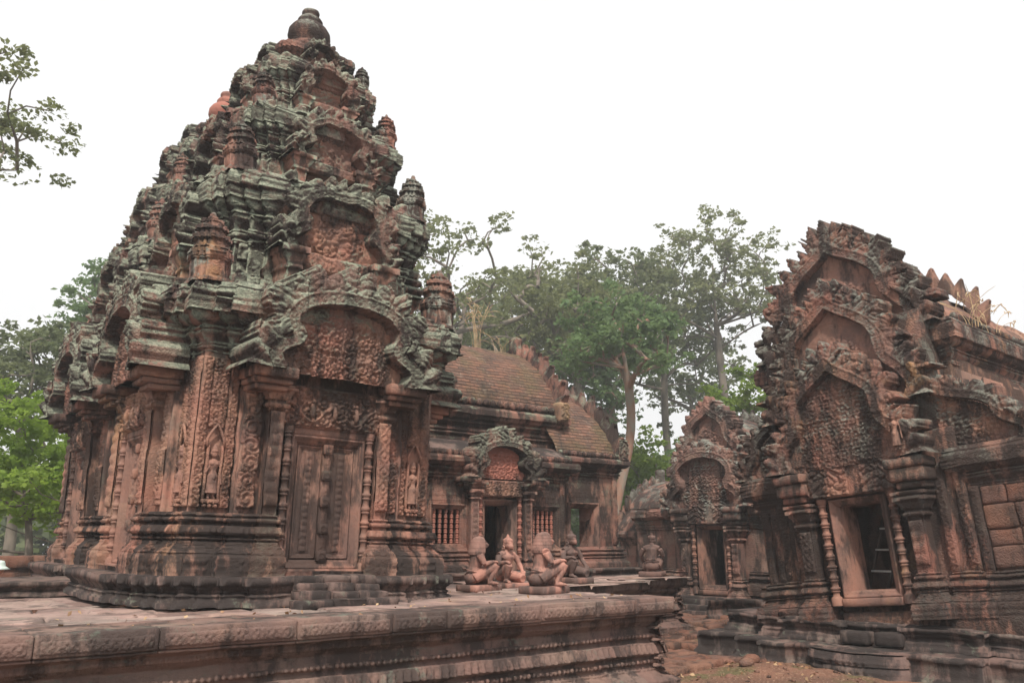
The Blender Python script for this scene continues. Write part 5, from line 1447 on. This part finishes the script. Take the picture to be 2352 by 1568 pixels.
guardian('guardian_statue', (6.74, 9.40, 0), R(5), 'mane', M_STAT, 'maned kneeling guardian directly beside the near tower plinth, leftmost statue', .93)
guardian('guardian_statue', (7.72, 10.02, -.02), R(-92), 'monkey', M_STAT, 'crowned monkey guardian with ring earrings facing out in front of the dark open hall doorway', .92)
guardian('guardian_statue', (9.22, 10.30, .0), R(-90), 'monkey', M_STAT, 'crowned monkey guardian with ring earrings kneeling right of the nearest maned statue', .98)
guardian('guardian_statue', (12.15, 11.25, .0), R(32), 'bun', M_STATD, 'dark stained kneeling guardian with a hair bun at the far right terrace end', 1.0)
#NATURE
# ------------------------------------------------------------------ trees
L_OLIVE = leaf_mat('olive_leaves', (.13, .155, .09), (.18, .20, .11))
L_GREEN = leaf_mat('mid_green_leaves', (.105, .17, .09), (.14, .20, .10))
L_DARK = leaf_mat('dark_green_leaves', (.105, .135, .082), (.14, .165, .095))
L_LIME = leaf_mat('lime_leaves', (.17, .27, .05), (.24, .33, .09), .5)
L_YG = leaf_mat('yellow_green_leaves', (.11, .18, .04), (.15, .20, .05), .5)

def leaf_cloud(mb, centers, rads, per, size, rg):
    n = len(centers) * per
    c = np.repeat(np.array(centers), per, axis=0); r = np.repeat(np.array(rads), per)
    d = rg.normal(size=(n, 3)); d /= np.linalg.norm(d, axis=1)[:, None]
    rad = r * rg.random(n) ** .42
    P = c + d * rad[:, None] * [1, 1, .55]
    u = rg.normal(size=(n, 3)); u[:, 2] *= .6; u /= np.linalg.norm(u, axis=1)[:, None]
    nn = rg.normal(size=(n, 3)); nn[:, 2] += .8
    v = np.cross(nn, u); v /= np.linalg.norm(v, axis=1)[:, None] + 1e-9
    s = size * (.6 + .8 * rg.random(n))[:, None]
    A = P - u * s * .6; B = P + v * s * .36 + u * s * .05; Cc = P + u * s * .6; D = P - v * s * .36 + u * s * .05
    B[:, 2] += s[:, 0] * .08; D[:, 2] += s[:, 0] * .08
    V = np.stack([A, B, Cc, D], 1).reshape(-1, 3)
    mb.add(V, np.arange(n * 4).reshape(-1, 4))

def tree(name_, loc, H, fork, R_, Rz, leaf, bark, label, seed, n=90, per=90, size=.17, clump=.75, lean=(0, 0), r0=None, low=0.0, cat='tree', group=None, zc=None, sx=1.0, trunkleaf=0):
    rg = np.random.default_rng(seed)
    root = empty(name_, loc, label=label, cat=cat, group=group)
    zc = zc if zc is not None else H - Rz
    nodes = [np.array([0, 0, -.3])]; par = [-1]; paths = []
    tp = H * .80; k = max(6, int(tp / .7)); path = [0]
    wob = rg.normal(size=(3, 2)) * .25
    for i in range(1, k + 1):
        t = i / k
        p = np.array([lean[0] * t + wob[0, 0] * math.sin(3 * t) + wob[1, 0] * .5 * math.sin(7 * t), lean[1] * t + wob[0, 1] * math.sin(3 * t + 1) + wob[1, 1] * .5 * math.sin(6 * t), tp * t])
        if p[2] > zc + Rz * .35: break
        nodes.append(p); par.append(len(nodes) - 2); path.append(len(nodes) - 1)
    paths.append(path)
    C0 = np.array([lean[0], lean[1], zc])
    T = []
    while len(T) < n:
        d = rg.normal(size=3); d /= np.linalg.norm(d)
        if d[2] < -.55 + low * .0: continue
        q = C0 + d * np.array([R_ * sx, R_, Rz]) * (rg.random() ** .38)
        if any(np.linalg.norm(q - o) < clump * .75 for o in T[-60:]): 
            if rg.random() < .7: continue
        T.append(q)
    base = np.array([lean[0] * fork / H, lean[1] * fork / H, fork])
    T.sort(key=lambda q: np.linalg.norm(q - base))
    tips = []
    for q in T:
        N = np.array(nodes); d = np.linalg.norm(N - q, axis=1) + np.where(N[:, 2] > q[2] - .15 * np.linalg.norm((N - q)[:, :2], axis=1), 3.0, 0) + np.where(N[:, 2] < fork * .92, 50, 0)
        j = int(np.argmin(d)); a = nodes[j]; L = np.linalg.norm(q - a); m = max(2, int(L / .55)); path = [j]
        perp = rg.normal(size=3) * .10 * L
        for i in range(1, m + 1):
            t = i / m
            p = a + (q - a) * t + perp * math.sin(PI * t) + np.array([0, 0, .10 * L * math.sin(PI * t)]) * (1 if q[2] > a[2] else -.5)
            nodes.append(p); par.append(path[-1]); path.append(len(nodes) - 1)
        paths.append(path); tips.append(len(nodes) - 1)
    cnt = np.zeros(len(nodes))
    for t_ in tips:
        j = t_
        while j >= 0: cnt[j] += 1; j = par[j]
    r0 = r0 or H * .018
    rad = r0 * (np.maximum(cnt, 1) / cnt.max()) ** .48
    mt = MB(); ml = MB()
    for i, path in enumerate(paths):
        P = np.array([nodes[j] for j in path]); rr = rad[path].copy()
        if i == 0:
            rr = np.maximum(rr, r0 * .25); rr[0] = r0 * 1.7; rr[1:3] = np.maximum(rr[1:3], r0 * 1.08)
            tube(mt, P, rr, 9)
        else:
            rr[0] = min(rr[0], rr[1] * 1.3); rr[-1] = .012
            tube(ml, P, np.maximum(rr, .012), 5, cap=False)
    mt.build('trunk', bark, root, smooth=True); ml.build('limbs', bark, root, smooth=True)
    cr = MB(); cs = []; rs = []
    for q in T:
        cs.append(q); rs.append(clump * (.7 + .6 * rg.random()))
        for _ in range(2):
            cs.append(q + rg.normal(size=3) * clump * .75 * [1, 1, .6]); rs.append(clump * (.35 + .35 * rg.random()))
    if trunkleaf:
        for _ in range(trunkleaf):
            z = fork * (.25 + .75 * rg.random()); cs.append(np.array([lean[0] * z / H, lean[1] * z / H, z]) + rg.normal(size=3) * .35); rs.append(.4)
    leaf_cloud(cr, cs, rs, max(4, per // 3), size, rg)
    cr.build('crown', leaf, root)
    return root

G_ = 'tall forest trees beyond the temple'
tree('forest_tree', (38.2, 28.6, -1), 21.4, 10.8, 4.4, 5.0, L_OLIVE, M_BARK, 'tallest airy tree with a pale bare trunk rising between hall and library', 1, n=150, per=54, size=.20, clump=.60, r0=.21, lean=(-.8, .6), group=G_, zc=15.6)
tree('forest_tree', (31.2, 31.4, -1), 17.2, 8.5, 3.6, 4.3, L_DARK, M_BARK, 'dense dark tree in the middle of the tree line behind the hall roof', 2, n=90, per=95, size=.22, clump=.85, r0=.23, group=G_, trunkleaf=14)
tree('forest_tree', (27.0, 29.6, -1), 15.0, 7.6, 3.4, 3.4, L_OLIVE, M_BARK, 'olive green tree with forked trunk just right of the dry roof grass', 3, n=80, per=90, size=.2, clump=.8, r0=.22, group=G_)
tree('forest_tree', (38.2, 33.6, -1), 18.4, 9.5, 3.8, 5.0, L_DARK, M_BARK, 'dark tree directly left of the tallest airy tree', 4, n=90, per=84, size=.24, clump=.9, r0=.22, group=G_, trunkleaf=10)
tree('forest_tree', (33.6, 40.0, -1), 18.8, 9, 5.0, 4.5, L_OLIVE, M_BARK, 'broad hazy tree deepest in the tree line behind the hall ridge', 5, n=90, per=90, size=.27, clump=1.0, r0=.23, group=G_)
tree('forest_tree', (22.2, 21.8, -1), 10.8, 6.2, 2.3, 1.9, L_GREEN, M_BARKR, 'smaller brighter green tree in front of the darker tree line', 6, n=70, per=110, size=.16, clump=.6, r0=.17, group=G_)
tree('forest_tree', (19.4, 31.0, -1), 17.4, 7, 5.6, 4.4, L_OLIVE, M_BARK, 'airy tree with long spreading limbs right behind the near tower', 7, n=120, per=56, size=.19, clump=.62, r0=.32, lean=(2.6, 0.4), group=G_, zc=12.2)
tree('forest_tree', (27.0, 38.7, -1), 15.4, 7, 4.8, 3.9, L_DARK, M_BARK, 'rounded dark tree between the near tower and the dry roof grass', 8, n=90, per=84, size=.25, clump=.95, r0=.22, group=G_)
tree('forest_tree', (44.0, 36.7, -1), 15.5, 7, 3.8, 4.4, L_DARK, M_BARK, 'half hidden dark tree behind the trunk of the tallest tree', 9, n=40, per=70, size=.28, clump=.9, r0=.26, group=G_, trunkleaf=10)
tree('forest_tree', (28.9, 30.3, -1), 12.8, 4.5, 2.2, 4.0, L_GREEN, M_BARKR, 'slender tree with leafy trunk and flaking brown bark above the hall crest', 16, n=50, per=120, size=.19, clump=.8, r0=.23, group=G_, trunkleaf=40)
tree('forest_tree', (-1.9, 20.2, -1), 13.8, 8.5, 5.2, 1.7, L_OLIVE, M_BARK, 'sparse leafy branches reaching in from the upper left edge', 10, n=95, per=150, size=.10, clump=.42, r0=.15, group=G_, zc=10.3)
tree('forest_tree', (7.9, 38.0, -1), 13.8, 6, 2.2, 3.2, L_GREEN, M_BARK, 'green tree peeping out left of the farther tower', 11, n=60, per=130, size=.18, clump=.75, r0=.2, group=G_)
tree('forest_tree', (4.6, 34.2, -1), 9.6, 4, 2.7, 2.9, L_DARK, M_BARK, 'grey green tree at the left edge above the lime green one', 12, n=70, per=140, size=.17, clump=.75, r0=.18, group=G_)
G2 = 'bright low trees and bushes'
tree('young_tree', (2.9, 22.6, -1), 5.2, 1.2, 2.2, 2.1, L_LIME, M_BARK, 'lime green young tree at the left edge beside the farther tower', 13, n=90, per=120, size=.12, clump=.45, r0=.08, group=G2)
tree('young_tree', (5.0, 27.0, -1), 5.0, 1.2, 2.6, 2.2, L_LIME, M_BARK, 'lime green young tree tucked behind the farther tower base', 14, n=70, per=120, size=.14, clump=.55, r0=.08, group=G2)
tree('young_tree', (26.3, 24.2, -1), 5.9, 1.5, 2.6, 2.4, L_YG, M_BARK, 'yellow green bush tree between the hall corner and the gate pavilion', 15, n=70, per=120, size=.17, clump=.65, r0=.09, group=G2)
tree('young_tree', (30.5, 30.0, -1), 6.4, 1.5, 3.4, 2.6, L_GREEN, M_BARK, 'green bush tree seen through the open hall side door', 17, n=70, per=120, size=.2, clump=.8, r0=.09, group=G2)
tree('young_tree', (26.0, 18.6, -1), 8.2, 4.0, 1.7, 1.6, L_YG, M_BARK, 'thin yellow green tree between gate pavilion and library', 18, n=40, per=110, size=.15, clump=.5, r0=.09, group=G2)
tree('young_tree', (30.5, 38.0, -1), 6.5, 1.5, 5.0, 2.8, L_DARK, M_BARK, 'dark undergrowth bush hidden behind the long hall', 19, n=70, per=110, size=.25, clump=1.0, r0=.1, group=G2)
# far wood behind everything
m = MB(); rg = np.random.default_rng(3); cs = []; rs = []
for k in range(520):
    a = R(-5 + 110 * rg.random()); d = 56 + 12 * rg.random(); cs.append((d * math.cos(a), d * math.sin(a), -1 + 4.5 * rg.random() ** .8)); rs.append(2.2 + 1.2 * rg.random())
leaf_cloud(m, cs, rs, 60, .75, rg)
tag(m.build('distant_wood', L_DARK), 'dark distant wood closing the view at ground level', 'wood', kind='stuff')

# ------------------------------------------------------------------ ground
m = MB()
n = 220
xs = np.concatenate([np.linspace(-32, 4, 14), np.linspace(4.5, 15, 170), np.linspace(16, 82, 16)]); ys = np.concatenate([np.linspace(-32, 2, 14), np.linspace(2.4, 12, 160), np.linspace(13, 82, 16)])
X, Y = np.meshgrid(xs, ys, indexing='ij')
P = np.stack([X.ravel(), Y.ravel(), np.zeros(X.size)], -1)
Z = -1.01 + .035 * fbm(P * .9, 3, 3) + .02 * fbm(P * 4, 4, 3)
# low earthen hump in front of the library
Z += .12 * np.exp(-(((P[:, 0] - 9.6) / .9) ** 2 + ((P[:, 1] - 6.9) / .8) ** 2))
m.add(np.stack([X.ravel(), Y.ravel(), Z], -1), grid_faces(len(xs), len(ys)))
tag(m.build('ground', M_GROUND, smooth=True), kind='structure')
def gz(x, y): 
    p = np.array([[x, y, 0.0]]); return float((-1.01 + .035 * fbm(p * .9, 3, 3) + .02 * fbm(p * 4, 4, 3) + .12 * np.exp(-(((x - 9.6) / .9) ** 2 + ((y - 6.9) / .8) ** 2)))[0])
# laterite paving of the alley
m = MB(); rr = random.Random(8)
y = 6.6
while y < 13:
    x = 8.0 + rr.uniform(0, .3); hh = rr.uniform(.30, .48)
    while x < 15.5:
        L = rr.uniform(.38, .75)
        lib = (x > 10.1 and y < 8.7); hump = (x < 10.8 and y < 7.2)
        if not lib and not hump and rr.random() < .86:
            t = MB(); gbox(t, -L / 2 + .03, L / 2 - .03, -hh / 2 + .03, hh / 2 - .03, -.14, 0, seg=.06, ch=.04)
            m.merge(t, Matrix.Translation((x + L / 2, y + hh / 2, gz(x, y) + rr.uniform(.04, .11))) @ Matrix.Rotation(rr.uniform(-.12, .12), 4, 'Z') @ Matrix.Rotation(rr.uniform(-.05, .05), 4, 'X'))
        x += L
    y += hh
tag(m.build('laterite_paving', M_LAT, weather=.03), kind='structure')
# pebbles and dry leaves
m = MB(); rg = np.random.default_rng(12)
for k in range(900):
    x = rg.uniform(8.2, 12.0); y = rg.uniform(3.2, 9.5)
    if x > 10.2 and 4 < y < 8.9: continue
    s = .006 + .025 * rg.random() ** 3
    t = MB(); ball(t, (0, 0, 0), (s * 1.3, s, s * .7), 6, 4); m.merge(t, Matrix.Translation((x, y, gz(x, y) + s * .3)) @ Matrix.Rotation(rg.random() * 6, 4, 'Z'))
tag(m.build('pebbles', M_LAT, weather=.004), 'small reddish pebbles strewn over the bare ground', 'pebbles', kind='stuff')
m = MB(); cs = [(rg.uniform(8.2, 12.0), rg.uniform(3.2, 9.5)) for _ in range(420)]
for (x, y) in cs:
    if x > 10.2 and 4 < y < 8.9: continue
    leaf_cloud(m, [(x, y, gz(x, y) + .012)], [.012], 1, .05, rg)
tag(m.build('dry_leaves', simple('dry_leaf', (.42, .30, .18), (.25, .13, .07))), 'dry fallen leaves scattered over the bare ground', 'leaf litter', kind='stuff')
m = MB()
for _ in range(90): leaf_cloud(m, [(rg.uniform(0, 7.5), rg.uniform(6.9, 9.4), .014)], [.006], 1, .04, rg)
tag(m.build('dry_leaves', bpy.data.materials['dry_leaf']), 'dry fallen leaves scattered over the terrace paving', 'leaf litter', kind='stuff')
for (x, y, s) in ((9.75, 7.75, .13), (9.9, 8.0, .10), (10.05, 7.55, .15), (9.55, 7.5, .08), (9.3, 7.05, .11), (8.7, 6.85, .07)):
    m = MB(); ball(m, (0, 0, 0), (s, s * .75, s * .5), 12, 8); v = np.concatenate(m.v); 
    o = m.build('loose_stone', M_LAT, weather=.03, seed=int(x * 10)); o.location = (x, y, gz(x, y) + s * .2)
    tag(o, {.13: 'largest but one loose stone at the foot of the library platform corner', .10: 'loose stone lying farthest back beside the library platform corner', .15: 'largest loose laterite stone before the library platform', .08: 'small loose stone on the earth nearest the terrace side of the library stones', .11: 'loose stone on the earthen hump in front of the library', .07: 'smallest loose stone close to the terrace foot'}[s], 'stone', 'loose stones on the ground')

# ------------------------------------------------------------------ enclosure wall, visitor, ladder, dry grass
m = MB()
root = empty('enclosure_wall', (0, 19.6, -1), label='low laterite enclosure wall at the left behind the terrace', cat='wall')
for k in range(-14, 8):
    gbox(m, k * .62 + .01, (k + 1) * .62 - .01, 0, .45, 0, 1.12, seg=.12, ch=.012)
m.build('wall', M_LAT, root, weather=.010, block=.02, bs=(.62, .6, .37))
m = MB()
for k in range(-14, 8):
    gbox(m, k * .62 + .015, (k + 1) * .62 - .015, -.06, .51, 1.125, 1.36, seg=.1, ch=.02)
m.build('coping', M_LAT, root, weather=.012)

def person():
    root = empty('person', (1.62, 13.55, -.02), R(20), label='person in a pale sun hat and pink shirt sitting at the left edge', cat='person')
    skin = simple('skin', (.45, .25, .17), (.42, .23, .15), 20, .6); shirt = simple('pink_cloth', (.75, .42, .40), (.68, .36, .34), 12, .9); hatm = simple('pale_hat_cloth', (.62, .72, .68), (.55, .66, .62), 15, .9); trs = simple('dark_cloth', (.06, .06, .08), (.05, .05, .06), 12, .9)
    b = MB()
    tb(b, (0, 0, -.35), (0, 0, -.15), (0, 0, .0), (0, 0, .06), r=[.14, .13, .15, .07]); ball(b, (.02, 0, .20), (.085, .075, .105), 14, 10); tb(b, (0, 0, .04), (.01, 0, .14), r=[.05, .048]); ball(b, (.108, 0, .19), (.018, .014, .018), 8, 6)
    for q in (-1, 1):
        tb(b, (0, q * .16, .0), (.06, q * .2, -.16), (.2, q * .14, -.22), r=[.055, .042, .032]); ball(b, (.24, q * .12, -.22), (.05, .03, .022), 10, 7)
        tb(b, (0, q * .09, -.38), (.34, q * .13, -.30), r=[.10, .07]); tb(b, (.34, q * .13, -.30), (.28, q * .12, -.68), r=[.065, .04]); tb(b, (.26, q * .12, -.70), (.40, q * .13, -.72), r=[.04, .03])
        ball(b, (.01, q * .078, .19), (.014, .01, .025), 8, 6)
        for k in range(4): tb(b, (.26, q * .12 - .02 + .013 * k, -.225), (.31, q * .12 - .02 + .013 * k, -.24), r=[.009, .007], n=6)
    o = fuse(b, 'body', skin, root, .014, 3)
    s = MB(); tb(s, (0, 0, -.40), (0, 0, -.15), (0, 0, -.01), (0, 0, .055), r=[.165, .152, .172, .075])
    for q in (-1, 1): tb(s, (0, q * .15, .0), (.05, q * .195, -.12), r=[.07, .062])
    fuse(s, 'shirt', shirt, root, .014, 3)
    s = MB()
    for q in (-1, 1): tb(s, (0, q * .09, -.40), (.34, q * .13, -.30), r=[.12, .085]); tb(s, (.34, q * .13, -.30), (.28, q * .12, -.64), r=[.083, .06])
    fuse(s, 'trousers', trs, root, .016, 3)
    h = MB(); lathe(h, [(.155, .20), (.165, .205), (.12, .235), (.096, .25), (.092, .29), (.075, .325), (.03, .335), (.001, .336), (.001, .33), (.085, .28), (.09, .245), (.15, .20)], (.015, 0, 0), 24); h.build('sun_hat', hatm, root, smooth=True)
    root.location = (2.18, 17.15, -.06); root.scale = (1.15, 1.15, 1.15)
    return root
pr_ = person()
m = MB(); gbox(m, -.22, .22, -.22, .22, 0, .28, seg=.08, ch=.02); o = m.build('stone_block', M_LAT, weather=.01); o.location = (2.08, 17.13, -1.0); tag(o, 'square laterite block that the person in the sun hat sits on', 'stone block')

# ladder leaning inside the library doorway
root = empty('ladder', (11.85, 6.50, -.05), R(-90), label='dark wooden ladder with pale rungs leaning inside the library doorway', cat='ladder')
wd = simple('dark_wood', (.10, .07, .055), (.06, .045, .04), 10, .8, (1, 1, .2)); wl = simple('pale_worn_wood', (.55, .52, .50), (.42, .40, .38), 10, .8)
for q in (-1, 1):
    m = MB(); tb(m, (q * .15 - .12, 0, 0), (q * .13 + .14, .25, 1.25), r=[.027, .025], n=8); m.build('rail', wd, root, smooth=True)
for k in range(4):
    m = MB(); t = .22 + .24 * k; x_ = -.12 + .26 * t; gbox(m, x_ - .15, x_ + .15, .25 * t - .035, .25 * t - .01, 1.25 * t - .014, 1.25 * t + .014, seg=.1, ch=.004); m.build('rung', wl, root)

def dry_grass(loc, label, n, H, seed, lean=.35, gname='dry_grass_tuft'):
    rg = np.random.default_rng(seed); m = MB()
    for k in range(n):
        a = rg.random() * 2 * PI; l = lean * (.3 + rg.random()); h = H * (.5 + .5 * rg.random()); b = rg.normal(size=2) * .06
        pts = [(b[0] + l * math.cos(a) * t ** 2, b[1] + l * math.sin(a) * t ** 2, h * t - .12 * h * t ** 3) for t in np.linspace(0, 1, 8)]
        tube(m, pts, [.005, .005, .004, .004, .004, .004, .005, .002], 4, cap=False)
        if rg.random() < .6:
            for j in range(5):
                p = np.array(pts[-1 - (j % 2)]); d = rg.normal(size=3) * .05 * H; tube(m, [p, p + d, p + d * 1.8 + [0, 0, -.04]], [.006, .008, .002], 4, cap=False)
    o = m.build(gname, M_STRAW); o.location = loc
    tag(o, label, 'dry grass', 'dry grass tufts on the roofs'); return o
M_STRAW = simple('straw', (.48, .36, .22), (.36, .25, .15), 8, .8)
dry_grass((10.15, 14.2, 4.66), 'tall dry straw grass on the brick ridge of the hall', 13, 1.25, 1, .25)
dry_grass((10.7, 14.0, 4.60), 'short bent straw grass next to the hall gable crest', 7, .6, 2, .5)
dry_grass((12.35, 5.05, 3.62), 'dry straw grass leaning over the library roof edge', 10, .75, 3, .55)
dry_grass((12.9, 5.1, 3.62), 'small dry straw grass farther along the library roof', 6, .4, 4, .35)

# ------------------------------------------------------------------ the hazy air
m = MB(); gbox(m, -33, 83, -33, 83, -2.6, 23, seg=500, ch=.01)
t = NT('hazy_air'); pv = t.n('ShaderNodeVolumePrincipled'); pv.inputs['Color'].default_value = (.93, .95, .97, 1); pv.inputs['Density'].default_value = .0026; pv.inputs['Anisotropy'].default_value = .3
t.l(pv.outputs[0], t.o.inputs['Volume'])
tag(m.build('haze', t.m), 'thin pale haze in the air', 'haze', kind='stuff')
